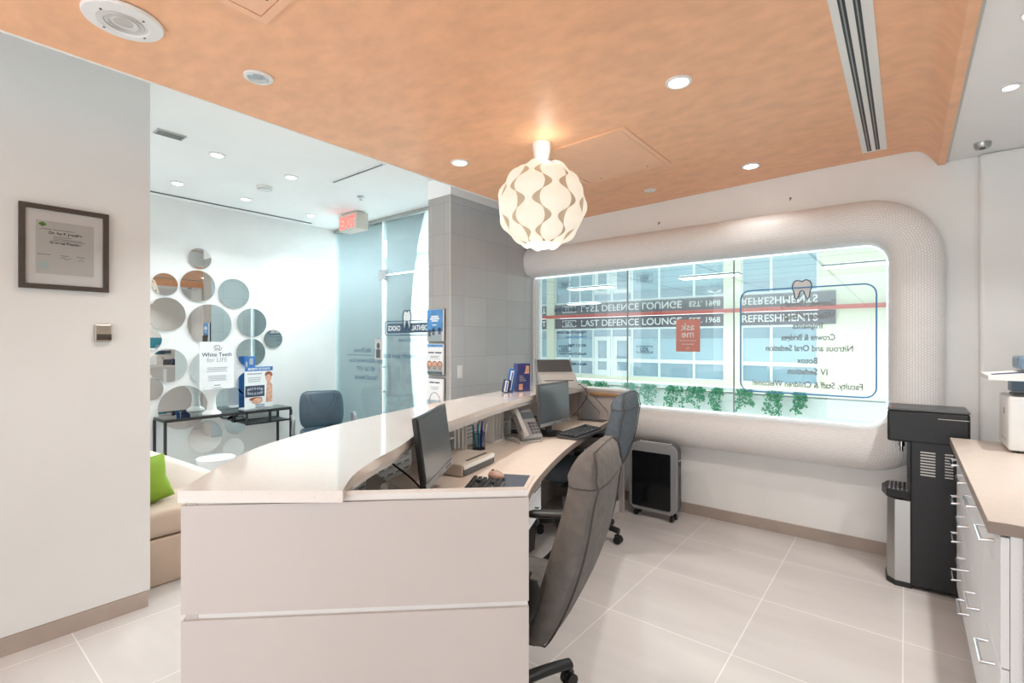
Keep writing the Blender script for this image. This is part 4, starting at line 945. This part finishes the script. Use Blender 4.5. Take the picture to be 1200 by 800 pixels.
# ================================================================== SHREDDER
t = thing('paper_shredder', 'grey and black paper shredder on casters by the window wall', 'shredder', (-1.585, 3.83, 0), 0.0)
b = nb(); prism(b, rrect(-0.20, 0.19, 0.055, 0.60, 0.06, 6), -0.035, 0.0, 'Y', []); obj('front_frame', b, 'grey_pl', t, True)
b = nb(); prism(b, rrect(-0.201, 0.191, 0.06, 0.601, 0.06, 6), 0.0005, 0.07, 'Y'); obj('body', b, 'dgrey_pl', t, True)
b = nb(); prism(b, rrect(-0.175, 0.145, 0.085, 0.53, 0.012, 3), -0.043, -0.0355, 'Y'); obj('bin_door', b, 'dark_gloss', t, True)
b = nb(); bb(b, -0.13, 0.13, 0.01, 0.035, 0.60, 0.606); obj('feed_slot', b, 'white_pl', t)
b = nb(); bb(b, -0.12, 0.12, 0.018, 0.026, 0.606, 0.608); obj('slot_mouth', b, 'black', t)
b = nb(); bb(b, 0.191, 0.194, 0.012, 0.06, 0.44, 0.475); bb(b, 0.191, 0.193, 0.03, 0.04, 0.20, 0.36); obj('side_grip', b, 'black', t)
b = nb(); bb(b, 0.1915, 0.195, 0.01, 0.062, 0.476, 0.484); obj('grip_lip', b, 'lgrey_pl', t)
b = nb(); bb(b, -0.205, -0.2015, -0.01, 0.0, 0.09, 0.5); obj('side_rail', b, 'lgrey_pl', t)
for x in (-0.15, 0.15):
    for y in (-0.02, 0.055):
        b = nb(); cyl(b, (x - 0.012, y, 0.022), (x + 0.012, y, 0.022), 0.022, seg=20); cyl(b, (x, y, 0.03), (x, y, 0.065), 0.007, seg=8); obj('caster', b, 'black', t)
# ================================================================== WATER COOLER
t = thing('water_cooler', 'tall black water cooler with a silver front beside the drawers', 'water cooler', (-0.03, 3.64, 0))
b = nb(); bb(b, 0.05, 0.305, 0.0, 0.29, 0.02, 0.99, 0.008); obj('cabinet', b, 'black', t)
b = nb(); bb(b, -0.055, 0.305, -0.003, 0.293, 0.84, 1.02, 0.012, 3); obj('head', b, 'black', t)
b = nb(); bb(b, -0.055, 0.305, -0.004, 0.294, 1.0205, 1.034, 0.005); obj('lid', b, 'dgrey_pl', t)
b = nb(); prism(b, [(0.05, 0.006), (0.05, 0.284), (-0.02, 0.284), (-0.055, 0.24), (-0.062, 0.145), (-0.055, 0.05), (-0.02, 0.006)], 0.03, 0.50); obj('silver_front', b, 'steel', t)
b = nb(); prism(b, [(0.055, 0.003), (0.055, 0.287), (-0.02, 0.287), (-0.06, 0.243), (-0.068, 0.145), (-0.06, 0.047), (-0.02, 0.003)], 0.0, 0.03); obj('plinth', b, 'black', t)
b = nb(); prism(b, [(0.05, 0.02), (0.05, 0.27), (-0.06, 0.25), (-0.085, 0.145), (-0.06, 0.04)], 0.505, 0.55); obj('drip_tray', b, 'black', t)
b = nb()
for k in range(5): bb(b, -0.05 + k * 0.02, -0.042 + k * 0.02, 0.05, 0.24, 0.55, 0.556)
obj('drip_grate', b, 'chrome', t)
b = nb(); bb(b, 0.035, 0.05, 0.012, 0.278, 0.55, 0.84); obj('dispense_back', b, 'dark_gloss', t)
for y in (0.10, 0.19):
    b = nb(); cyl(b, (0.01, y, 0.80), (0.01, y, 0.845), 0.016); cyl(b, (0.01, y, 0.77), (0.01, y, 0.80), 0.009); obj('tap', b, 'chrome', t, True)
b = nb()
for k in range(9): bb(b, 0.095, 0.16, -0.0022, 0.0, 0.66 + k * 0.016, 0.667 + k * 0.016)
for k in range(9): bb(b, 0.20, 0.235, -0.0022, 0.0, 0.66 + k * 0.016, 0.667 + k * 0.016)
obj('side_louvre', b, 'lgrey_pl', t)
b = nb(); bb(b, 0.17, 0.30, -0.006, -0.003, 0.985, 0.988); obj('head_seam', b, 'lgrey_pl', t)
b = nb(); cyl(b, (-0.03, 0.05, 1.034), (-0.03, 0.05, 1.038), 0.008, seg=12); obj('indicator', b, 'red_band', t)
# ================================================================== DRAWER CABINETS + WORKTOP
t = thing('worktop', 'long taupe worktop over the white drawer cabinets at right', 'worktop', (0.187, 1.99, 0.862))
b = nb(); bb(b, 0.001, XR - 0.19 - 0.012, 0, 1.59, 0.034, 0.0365, 0.0005); obj('top_surface', b, 'taupe_top', t)
b = nb(); bb(b, 0, XR - 0.19 - 0.012, -0.0005, 1.59, 0.0, 0.034, 0.002); obj('edge_band', b, 'taupe_edge', t)
units = [(2.0, 2.4, 2, 'white drawer cabinet nearest the viewer at right'), (2.4, 2.79, 2, 'white two-drawer cabinet second from the near end'), (2.79, 3.19, 4, 'white drawer cabinet second from the water cooler'), (3.19, 3.58, 4, 'white drawer cabinet right beside the water cooler')]
for y0, y1, nr, lab in units:
    t = thing('drawer_cabinet', lab, 'cabinet', (0.215, y0, 0), 0, 'white drawer cabinets under the taupe worktop')
    w = y1 - y0
    b = nb(); bb(b, 0.02, 0.66, 0.001, w - 0.001, 0.09, 0.861); obj('body', b, 'cab', t)
    b = nb(); bb(b, 0.05, 0.66, 0.001, w - 0.001, 0.0, 0.0895); obj('toe_kick', b, 'lgrey_pl', t)
    hh_ = 0.765 / nr
    for k in range(nr):
        z0 = 0.092 + k * hh_
        b = nb(); bb(b, 0.0, 0.019, 0.003, w - 0.003, z0, z0 + hh_ - 0.004, 0.0015); dr = obj('drawer', b, 'cab', t)
        zh = z0 + hh_ - 0.052
        b = nb(); tube(b, [(0.0, w / 2 - 0.075, zh), (-0.032, w / 2 - 0.075, zh - 0.006), (-0.032, w / 2 + 0.075, zh - 0.006), (0.0, w / 2 + 0.075, zh)], 0.0055, 8); obj('handle', b, 'chrome', dr)
t = thing('end_panel', 'white end panel closing the drawer cabinets at the picture edge', 'panel', (0.24, 1.985, 0))
b = nb(); bb(b, 0.02, 0.63, -0.006, 0.0125, 0, 0.86); obj('board', b, 'lam', t)
# printer
t = thing('printer', 'white office printer with a raised scanner lid on the taupe worktop', 'printer', (0.375, 3.26, 0.9))
b = nb(); bb(b, 0, 0.44, 0.0, 0.28, 0.008, 0.262, 0.014, 3); obj('body', b, 'white_pl', t, True)
b = nb()
for x in (0.03, 0.40):
    for y in (0.03, 0.25): cyl(b, (x, y, 0), (x, y, 0.01), 0.012, seg=12)
obj('foot', b, 'black', t)
b = nb(); bb(b, 0.085, 0.0885, -0.0012, 0.0, 0.03, 0.25); bb(b, 0.1, 0.42, -0.0012, 0.0, 0.09, 0.0925); obj('seam', b, 'grey_pl', t)
b = nb(); bb(b, -0.0012, 0.0, 0.10, 0.13, 0.17, 0.20); bb(b, -0.0012, 0.0, 0.06, 0.2, 0.05, 0.052); obj('side_recess', b, 'grey_pl', t)
b = nb(); bb(b, 0.02, 0.42, 0.02, 0.15, 0.2625, 0.275, 0.004); obj('output_tray', b, 'dgrey_pl', t)
b = nb(); bb(b, 0.03, 0.42, 0.16, 0.27, 0.275, 0.335, 0.004); obj('neck', b, mat('blue_grey_plastic', (112, 134, 152), 0.4), t)
b = nb(); prism(b, [(-0.07, 0.338), (0.44, 0.335), (0.44, 0.385), (0.1, 0.38), (-0.07, 0.36)], -0.03, 0.28, 'Y'); obj('scanner_lid', b, 'white_pl', t)
b = nb(); prism(b, [(-0.055, 0.3625), (0.09, 0.3805), (0.09, 0.382), (-0.055, 0.364)], -0.015, 0.06, 'Y'); obj('control_panel', b, 'dark_print', t)
b = nb(); bb(b, 0.045, 0.43, 0.10, 0.275, 0.386, 0.45, 0.012); obj('feeder', b, bpy.data.materials['blue_grey_plastic'], t)

# ================================================================== LEFT WALL
t = thing('certificate', 'framed certificate in a dark frame on the left wall', 'framed certificate', (XL + 0.001, 0.517, 1.865), PI / 2)   # local x -> world y, local -y faces the room
HW, HH = 0.163, 0.197
b = nb(); prism(b, [(-HW, -HH), (HW, -HH), (HW, HH), (-HW, HH)], -0.022, 0.0, 'Y', [[(-HW + 0.022, -HH + 0.022), (-HW + 0.022, HH - 0.022), (HW - 0.022, HH - 0.022), (HW - 0.022, -HH + 0.022)]]); obj('frame', b, 'frame_wood', t)
b = nb(); bb(b, -HW + 0.02, HW - 0.02, -0.009, -0.004, -HH + 0.02, HH - 0.02); obj('mat_board', b, 'paper', t)
b = nb(); bb(b, -0.105, 0.105, -0.0105, -0.0095, -0.125, 0.125); obj('certificate_sheet', b, mat('grey_certificate_paper', (214, 214, 212), 0.5), t)
b = nb()
text_bm(b, 'Dr. Ivy P. Jennifer', 0.017, (0.0, -0.011, 0.065), align='CENTER', bold=0.0006); text_bm(b, 'General Practice', 0.017, (0.0, -0.011, 0.02), align='CENTER', bold=0.0006)
for (u0, u1, z) in ((-0.045, 0.03, 0.085), (-0.045, 0.02, 0.052), (-0.045, 0.06, 0.043), (-0.045, 0.07, 0.036), (-0.1, -0.055, -0.035), (-0.02, 0.01, -0.035), (0.04, 0.07, -0.035), (-0.09, -0.05, 0.085)): bb(b, u0, u1, -0.0112, -0.0105, z, z + 0.002)
tube(b, cr([(-0.02, -0.0115, -0.05), (-0.005, -0.0115, -0.04), (0.0, -0.0115, -0.052), (0.02, -0.0115, -0.04)], 5), 0.0008, 4); tube(b, cr([(0.045, -0.0115, -0.055), (0.06, -0.0115, -0.045), (0.065, -0.0115, -0.056)], 5), 0.0008, 4)
obj('print', b, 'ink', t)
b = nb(); lathe(b, [(0, 0), (0.02, 0), (0.02, 0.0006)], seg=24)
for v_ in b.verts: x, y, z = v_.co; v_.co = (x - 0.078, -0.0115 - z * 0.2, y - 0.085)
obj('seal', b, mat('pale_teal_seal', (196, 216, 214), 0.5), t)
b = nb()
for q in ((-0.09, 0.108), (-0.082, 0.112), (-0.075, 0.107), (-0.083, 0.102)): sph(b, (q[0], -0.011, q[1]), 0.006, (1, 0.1, 1), 10, 6)
obj('green_logo', b, mat('green_print', (92, 140, 60), 0.5), t)
b = nb(); bb(b, -HW + 0.021, HW - 0.021, -0.016, -0.0145, -HH + 0.021, HH - 0.021); obj('glazing', b, 'picture_glass', t)
t = thing('wall_thermostat', 'small satin metal switch box on the left wall', 'wall switch', (XL + 0.001, 0.657, 1.462), PI / 2)
b = nb(); bb(b, -0.033, 0.033, -0.022, 0, -0.043, 0.043, 0.004); obj('housing', b, 'nickel', t)
b = nb(); bb(b, -0.026, 0.033, -0.0235, -0.022, -0.035, -0.005, 0.0005); obj('switch_recess', b, 'frame_wood', t)
b = nb(); bb(b, 0.018, 0.028, -0.0255, -0.0235, -0.03, -0.022); obj('lever', b, 'black', t)
# switch plate on tiles
t = thing('light_switch', 'white double light switch plate on the grey tiled wall', 'light switch', (XT + 0.001, 3.035, 1.158), PI / 2)
b = nb(); bb(b, -0.03, 0.03, -0.007, 0, -0.055, 0.055, 0.003); obj('plate', b, 'white_pl', t)
b = nb(); bb(b, -0.014, 0.014, -0.011, -0.007, -0.03, 0.03, 0.002); obj('rocker', b, 'paper', t)
# hooks above the mosaic surround
for x, lab in ((-1.655, 'left of the two small metal hooks above the window surround'), (-0.66, 'right of the two small metal hooks above the window surround')):
    t = thing('ceiling_hook', lab, 'hook', (x, YB - 0.001, 2.44 + (0.03 if x > -1 else 0)), 0, 'small hooks above the window')
    b = nb(); cyl(b, (0, 0, 0), (0, -0.004, 0), 0.008, seg=12); obj('plate', b, 'steel', t)
    b = nb(); tube(b, [(0, -0.004, 0.0), (0, -0.02, 0.0), (0, -0.022, -0.02)], 0.003, 6); obj('peg', b, 'dgrey_pl', t)
# brochure holders on the pier end
def brochure(z0, z1, label, kind):
    t = thing('brochure_holder', label, 'brochure holder', (-3.162, 2.928, z0), 0, 'brochure holders on the tiled pier')
    h = z1 - z0; w = 0.098
    b = nb(); bb(b, -w - 0.004, w + 0.004, -0.045, -0.042, 0.0, h * 0.3); bb(b, -w - 0.004, w + 0.004, -0.004, 0, 0, h); bb(b, -w - 0.004, w + 0.004, -0.045, 0, -0.003, 0.0); obj('acrylic_case', b, 'clear', t)
    b = nb(); bb(b, -w, w, -0.03, -0.012, 0.002, h - 0.004); br = obj('leaflets', b, 'paper', t)
    def patch(name, m_, rects, y=-0.031):
        b = nb()
        for u0, u1, v0, v1 in rects: bb(b, -w + u0 * 2 * w, -w + u1 * 2 * w, y, -0.03, v0 * h, v1 * h)
        obj(name, b, m_, br)
    if kind == 0:
        patch('picture', 'sky_print', [(0, 1, 0.3, 0.98)]); patch('headline', 'paper', [(0.27, 0.73, 0.74, 0.79), (0.2, 0.78, 0.67, 0.72), (0.3, 0.7, 0.61, 0.65), (0.35, 0.6, 0.49, 0.52)], -0.0318)
        b = nb()
        for k, (u, v_) in enumerate(((0.16, 0.3), (0.42, 0.34), (0.8, 0.36))):
            cx = -w + u * 2 * w; prism(b, [(cx - 0.03, v_ * h), (cx, v_ * h + 0.022), (cx + 0.03, v_ * h), (cx, v_ * h - 0.02)], -0.0322, -0.031, 'Y'); bb(b, cx - 0.016, cx + 0.016, -0.032, -0.031, v_ * h - 0.04, v_ * h - 0.008)
        obj('graduate_caps', b, 'dark_print', br)
    elif kind == 1:
        patch('header', 'sky_print', [(0, 1, 0.88, 0.96)]); patch('footer', 'dark_print', [(0.03, 0.97, 0.02, 0.1)]); patch('headline', 'dark_print', [(0.08, 0.45, 0.68, 0.72), (0.52, 0.92, 0.68, 0.72)])
        patch('body_text', 'ink_l', [(0.2, 0.8, 0.58, 0.6), (0.2, 0.7, 0.54, 0.56), (0.15, 0.85, 0.5, 0.51)])
        b = nb()
        for u in (0.15, 0.5, 0.85): sph(b, (-w + u * 2 * w * 0.96, -0.031, 0.28 * h), 0.03, (1, 0.06, 1.15), 16, 10)
        obj('faces', b, 'skin_print', br)
        b = nb()
        for u in (0.15, 0.5, 0.85): sph(b, (-w + u * 2 * w * 0.96, -0.0305, 0.32 * h), 0.032, (1.05, 0.04, 1.0), 16, 10)
        obj('hair', b, 'hair_print', br)
    else:
        patch('headline', 'dark_print', [(0.18, 0.45, 0.84, 0.88), (0.5, 0.8, 0.84, 0.88)]); patch('body_text', 'ink_l', [(0.2, 0.75, 0.7, 0.72), (0.25, 0.72, 0.64, 0.66)])
        b = nb(); R_ = 0.062
        tube(b, [(R_ * math.cos(q), -0.0315, 0.3 * h + R_ * math.sin(q)) for q in [PI * 1.5 * k / 26 + 1.2 for k in range(27)]], 0.002, 5); obj('ring', b, 'dark_print', br)
        b = nb(); tube(b, [(R_ * math.cos(q), -0.0315, 0.3 * h + R_ * math.sin(q)) for q in [PI * 0.5 * k / 12 - 0.37 for k in range(13)]], 0.002, 5); obj('ring_tail', b, 'red_band', br)
brochure(1.42, 1.70, 'brochure holder with a blue graduation leaflet, topmost on the tiled pier', 0)
brochure(1.135, 1.405, 'brochure holder with faces leaflet, middle one on the tiled pier', 1)
brochure(0.84, 1.105, 'brochure holder with ring leaflet, lowest on the tiled pier', 2)

# ================================================================== LOBBY
# round mirrors
mir = [(1.957, 2.27, .106), (1.651, 1.979, .109), (1.941, 1.988, .16), (2.286, 1.936, .158), (1.665, 1.688, .163), (2.052, 1.598, .209), (2.473, 1.628, .158), (2.708, 1.449, .106), (2.463, 1.297, .155), (1.519, 1.436, .107),
       (1.679, 1.185, .164), (2.06, 1.135, .196), (1.532, 0.961, .107), (1.811, 0.76, .218), (2.234, 0.762, .172), (2.44, 0.96, .13), (2.012, 0.43, .159), (2.303, 0.53, .108), (2.277, 0.271, .111)]
ml = ['topmost small round mirror on the lobby wall', 'small round mirror showing the lamp reflection, upper left of the cluster', 'medium round mirror showing orange ceiling below the topmost mirror', 'medium round mirror right of the orange-reflecting one',
      'medium round mirror left of the largest upper mirror', 'large round mirror in the middle of the cluster', 'medium round mirror right of the large central mirror', 'small round mirror at the far right of the cluster', 'round mirror just above the X-ray poster',
      'small round mirror half hidden by the left wall, upper one', 'round mirror left of the white stand sign', 'round mirror mostly hidden behind the white stand sign', 'small round mirror half hidden by the left wall, lower one', 'largest round mirror just above the console table, left',
      'round mirror just above the console table beneath the white sign', 'round mirror mostly hidden behind the X-ray poster', 'round mirror below the console table, left one', 'round mirror directly under the console table shelf', 'lowest small round mirror above the floor']
for (y, z, r_), lab in zip(mir, ml):
    t = thing('round_mirror', lab, 'mirror', (XM + 0.001, y, z), 0, 'round mirrors on the lobby wall')
    b = nb(); cyl(b, (0, 0, 0), (0.006, 0, 0), r_ * 0.97, seg=56); obj('backing', b, 'lgrey_pl', t)
    b = nb(); cyl(b, (0.0062, 0, 0), (0.011, 0, 0), r_, seg=56); obj('mirror_glass', b, 'mirror', t)
# console table
t = thing('console_table', 'black metal console table with a glass top against the mirror wall', 'console table', (XM + 0.03, 1.56, 0))
x0, x1, y0, y1, zt = 0.0, 0.30, 0.0, 1.19, 0.69
b = nb()
for x in (x0, x1):
    bb(b, x - 0.01, x + 0.01, y0, y1, zt - 0.022, zt)
for y in (y0, y1, 0.72): bb(b, x0, x1, y - 0.01, y + 0.01, zt - 0.022, zt)
bb(b, x1 - 0.01, x1 + 0.01, 0.72, y1, zt - 0.14, zt - 0.122); bb(b, x0 - 0.01, x0 + 0.01, 0.72, y1, zt - 0.14, zt - 0.122)
for x in (x0, x1): bb(b, x - 0.01, x + 0.01, 0.71, 0.73, zt - 0.14, zt)
bb(b, x1 - 0.01, x1 + 0.01, 0.95, 0.97, zt - 0.14, zt); obj('frame', b, 'black_metal', t)
for x in (x0, x1):
    for y in (y0, y1):
        b = nb(); bb(b, x - 0.011, x + 0.011, y - 0.011, y + 0.011, 0, zt - 0.022); obj('leg', b, 'black_metal', t)
b = nb(); bb(b, x0 - 0.005, x1 + 0.005, y0 - 0.005, y1 + 0.005, zt + 0.0005, zt + 0.007); obj('glass_top', b, 'glass_top', t)
b = nb(); bb(b, x0, x1, 0.735, y1 - 0.012, zt - 0.138, zt - 0.128); obj('shelf', b, 'dgrey_pl', t)
# white pedestal sign
t = thing('stand_sign', 'white notice on a flared white pedestal on the console table', 'stand sign', (XM + 0.22, 1.99, zt + 0.0075), 0.12)
b = nb(); lathe(b, [(0, 0), (0.085, 0), (0.08, 0.012), (0.045, 0.04), (0.035, 0.11), (0.04, 0.17), (0.07, 0.23), (0.12, 0.27), (0.12, 0.275), (0, 0.275)], seg=32); obj('pedestal', b, 'white_pl', t, True)
b = nb(); bb(b, 0.10, 0.106, -0.165, 0.165, 0.25, 0.72); sg = obj('notice_sheet', b, 'paper', t)
b = nb(); text_bm(b, 'White Teeth', 0.055, (0.1065, 0, 0.575), (0, 1, 0), bold=0.0006); obj('headline', b, 'dark_print', sg)
b = nb(); text_bm(b, 'for LIFE', 0.062, (0.1065, 0, 0.52), (0, 1, 0)); 
for z, w in ((0.46, 0.1), (0.445, 0.09), (0.425, 0.1), (0.38, 0.085), (0.365, 0.09), (0.35, 0.08), (0.335, 0.09)): bb(b, 0.1062, 0.107, -w, w, z, z + 0.006)
obj('body_text', b, 'ink_l', sg)
b = nb(); tube(b, [(0.107, y, z) for y, z in tooth(0.0, 0.635, 0.05, 0.05)], 0.0018, 5, True); tube(b, cr([(0.107, 0.02, 0.64), (0.107, 0.03, 0.635), (0.107, 0.05, 0.665)], 4), 0.0018, 5); bb(b, 0.1062, 0.107, -0.03, 0.03, 0.285, 0.292); obj('tooth_emblem', b, 'ink', sg)
# x-ray poster
t = thing('counter_poster', 'colour X-ray poster standing at the right end of the console table', 'poster', (XM + 0.20, 2.46, zt + 0.0075), 0.1)
def P2(name, m_, rects, par, x=0.012):
    b = nb()
    for y0_, y1_, z0_, z1_ in rects: bb(b, x - 0.001, x, y0_, y1_, z0_, z1_)
    return obj(name, b, m_, par)
b = nb(); prism(b, [(-0.12, 0), (0.008, 0.0), (0.008, 0.012), (-0.115, 0.012)], -0.15, 0.15, 'Y'); bb(b, 0.0, 0.008, -0.155, 0.155, 0.0, 0.45); bd = obj('board', b, 'paper', t)
P2('header', 'blue', [(-0.155, 0.155, 0.405, 0.45)], bd, 0.0095)
b = nb(); text_bm(b, 'BENEFITS OF X-RAYS', 0.03, (0.0102, 0, 0.417), (0, 1, 0), bold=0.001, width=0.24); obj('headline', b, 'paper', bd)
P2('xray_picture', 'dark_print', [(-0.15, 0.06, 0.13, 0.25)], bd, 0.0095)
b = nb()
for k in range(9):
    a = PI * (0.12 + 0.76 * k / 8)
    for s in (-1, 1): box(b, (0.0105, -0.045 + 0.085 * math.cos(a), 0.19 + s * 0.016 * (0.7 + math.sin(a))), (0.001, 0.013, 0.026), None)
obj('xray_teeth', b, 'ink_l', bd)
b = nb(); sph(b, (0.0095, 0.105, 0.33), 0.04, (0.05, 0.85, 1.2)); prism(b, [(0.075, 0.06), (0.15, 0.06), (0.15, 0.24), (0.12, 0.30), (0.09, 0.29)], 0.0082, 0.0095, 'X'); sph(b, (0.0095, -0.02, 0.085), 0.045, (0.05, 1.3, 0.75)); obj('portrait', b, 'skin_print', bd)
b = nb(); sph(b, (0.0092, 0.108, 0.36), 0.043, (0.04, 1.0, 0.85)); sph(b, (0.0092, -0.035, 0.105), 0.04, (0.04, 1.8, 0.5)); obj('portrait_hair', b, 'hair_print', bd)
P2('caption', 'ink_l', [(-0.13, 0.03, 0.37, 0.382), (-0.12, 0.02, 0.33, 0.337), (-0.12, 0.02, 0.31, 0.317), (-0.12, 0.01, 0.29, 0.297)], bd, 0.0095)
P2('footer_text', 'navy', [(-0.04, 0.06, 0.035, 0.043), (-0.04, 0.06, 0.015, 0.023)], bd, 0.0095)
t = thing('leaflet_stack', 'blue leaflets peeking out above the X-ray poster', 'leaflets', (XM + 0.08, 2.42, zt + 0.0075), 0.1)
b = nb(); bb(b, -0.01, 0.01, -0.055, 0.055, 0, 0.56); obj('sheets', b, 'blue', t)
b = nb(); bb(b, 0.0102, 0.011, -0.01, 0.03, 0.47, 0.54); bb(b, 0.0102, 0.011, -0.05, -0.03, 0.45, 0.5); obj('picture', b, 'ink_l', t)
# guest chair
t = thing('guest_chair', 'slate leather guest chair with grey arms by the glass entrance', 'chair', (-5.14, 3.03, 0), -0.45)
rings = []
for j in range(25):
    q = j / 24; e = max(0.0, 1 - abs(2 * q - 1) ** 5) ** 0.5
    rings.append(selps(-0.19 - 0.10 * q, 0, 0.42 + 0.42 * q, (0.045 + 0.02 * math.sin(PI * q)) * (0.35 + 0.65 * e), (0.235 + 0.012 * math.sin(PI * q)) * (0.70 + 0.30 * e), 3.0))
b = nb(); loft(b, rings); bk = obj('backrest', b, 'leather', t, True, 75)
b = nb()
def front(q, y):
    return (-0.19 - 0.10 * q + (0.045 + 0.02 * math.sin(PI * q)) * 0.985 * (1 - abs(y / 0.26) ** 3) ** 0.34, y, 0.42 + 0.42 * q)
for s in (-1, 1): tube(b, [front(0.92 - 0.5 * k / 14, s * (0.13 - 0.13 * (k / 14) ** 2.4)) for k in range(15)], 0.0035, 5); tube(b, [front(0.90 - 0.6 * k / 14, s * (0.19 - 0.05 * math.sin(PI * k / 14 * 0.6))) for k in range(15)], 0.003, 5)
tube(b, [front(0.3 - 0.05 * math.sin(PI * k / 12), -0.14 + 0.28 * k / 12) for k in range(13)], 0.003, 5); obj('seam', b, 'piping', bk, True)
rings = []
for j in range(11):
    q = j / 10; e = max(0, 1 - abs(2 * q - 1) ** 4) ** 0.5
    rings.append(selps(0.05, 0, 0.34 + 0.10 * q, 0.25 * (0.9 + 0.1 * e), 0.25 * (0.9 + 0.1 * e), 3.4))
b = nb(); loft(b, rings); obj('seat', b, 'leather', t, True, 75)
for s in (-1, 1):
    b = nb(); tube(b, cr([(-0.1, s * 0.2, 0.335), (-0.12, s * 0.31, 0.36), (-0.10, s * 0.325, 0.55), (-0.03, s * 0.325, 0.595), (0.12, s * 0.32, 0.585), (0.17, s * 0.318, 0.55), (0.12, s * 0.31, 0.38), (0.1, s * 0.2, 0.335)], 6), 0.019, 10); obj('armrest', b, 'grey_pl', t, True)
b = nb(); bb(b, -0.16, 0.2, -0.18, 0.18, 0.315, 0.345, 0.01); cyl(b, (0.02, 0, 0.1), (0.02, 0, 0.32), 0.028); obj('column', b, 'black', t)
for k in range(5):
    a = 2 * PI * k / 5; b = nb(); tube(b, [(0.02 + 0.02 * math.cos(a), 0.02 * math.sin(a), 0.11), (0.02 + 0.27 * math.cos(a), 0.27 * math.sin(a), 0.075)], 0.02, 8)
    cyl(b, (0.02 + 0.27 * math.cos(a), 0.27 * math.sin(a), 0.0), (0.02 + 0.27 * math.cos(a), 0.27 * math.sin(a), 0.075), 0.02, seg=12); obj('base_spoke', b, 'black', t, True)
# sofa bench
t = thing('lounge_sofa', 'cream lounge sofa with a sloping back beyond the left wall', 'sofa', (-3.385, 0.0, 0))
b = nb(); bb(b, -0.62, 0.0, -1.6, 1.25, 0.0, 0.275, 0.015, 3); obj('base', b, 'sofa_base', t, True)
b = nb(); bb(b, -0.62, 0.012, -1.6, 1.27, 0.28, 0.435, 0.04, 4); obj('seat_cushion', b, 'sofa_base', t, True)
b = nb(); rings = []
for j in range(31):
    q = j / 30; y = -1.6 + q * 3.2
    hgt = 0.80 if y < 0.85 else 0.80 - 0.42 * min(1, ((y - 0.85) / 0.75)) ** 1.1
    ring = []
    for (u, v_) in ((0.24, 0.0), (0.23, 0.5), (0.16, 0.93), (0.08, 1.0), (0.0, 0.97), (-0.04, 0.9), (-0.06, 0.45), (-0.06, 0.0)): ring.append((-0.66 + u * (1.0 + 0.35 * (1 - v_)), y, 0.02 + (hgt - 0.02) * v_))
    rings.append(ring)
loft(b, rings); obj('backrest', b, 'sofa', t, True, 60)
t = thing('throw_pillow', 'lime green pillow leaning on the cream sofa', 'pillow', (-3.555, 0.91, 0.437), 0.0); t.rotation_euler = (0.12, -0.2, 0.25)
b = nb(); rings = []
for j in range(15):
    q = j / 14; e = max(0.02, 1 - abs(2 * q - 1) ** 2.6) ** 0.5
    rings.append([(0.075 * e * math.copysign(abs(math.cos(a)) ** 0.8, math.cos(a)), 0.2 * (0.86 + 0.14 * abs(2 * q - 1)) * math.copysign(abs(math.sin(a)) ** 0.7, math.sin(a)), 0.26 * q) for a in [2 * PI * k / 24 for k in range(24)]])
loft(b, rings); cz = obj('cushion', b, 'green', t, True, 75)
b = nb(); tube(b, [(0, 0.201 * (0.86 + 0.14 * abs(2 * q - 1)), 0.26 * q) for q in [k / 14 for k in range(15)]] + [(0, -0.201 * (0.86 + 0.14 * abs(2 * q - 1)), 0.26 * q) for q in [1 - k / 14 for k in range(15)]], 0.005, 6, True); obj('piping', b, 'green', cz, True)
# white bowl table
t = thing('bowl_stool', 'white bowl-shaped side table in the lobby below the mirrors', 'side table', (-4.35, 1.62, 0))
b = nb(); lathe(b, [(0, 0), (0.13, 0), (0.125, 0.015), (0.04, 0.05), (0.03, 0.25), (0.05, 0.34)], seg=36); obj('pedestal', b, 'bowl', t, True)
b = nb(); lathe(b, [(0.05, 0.34), (0.10, 0.37), (0.132, 0.43), (0.14, 0.485), (0.136, 0.487), (0.12, 0.43), (0.08, 0.39), (0, 0.38)], seg=40); obj('bowl', b, 'bowl', t, True)
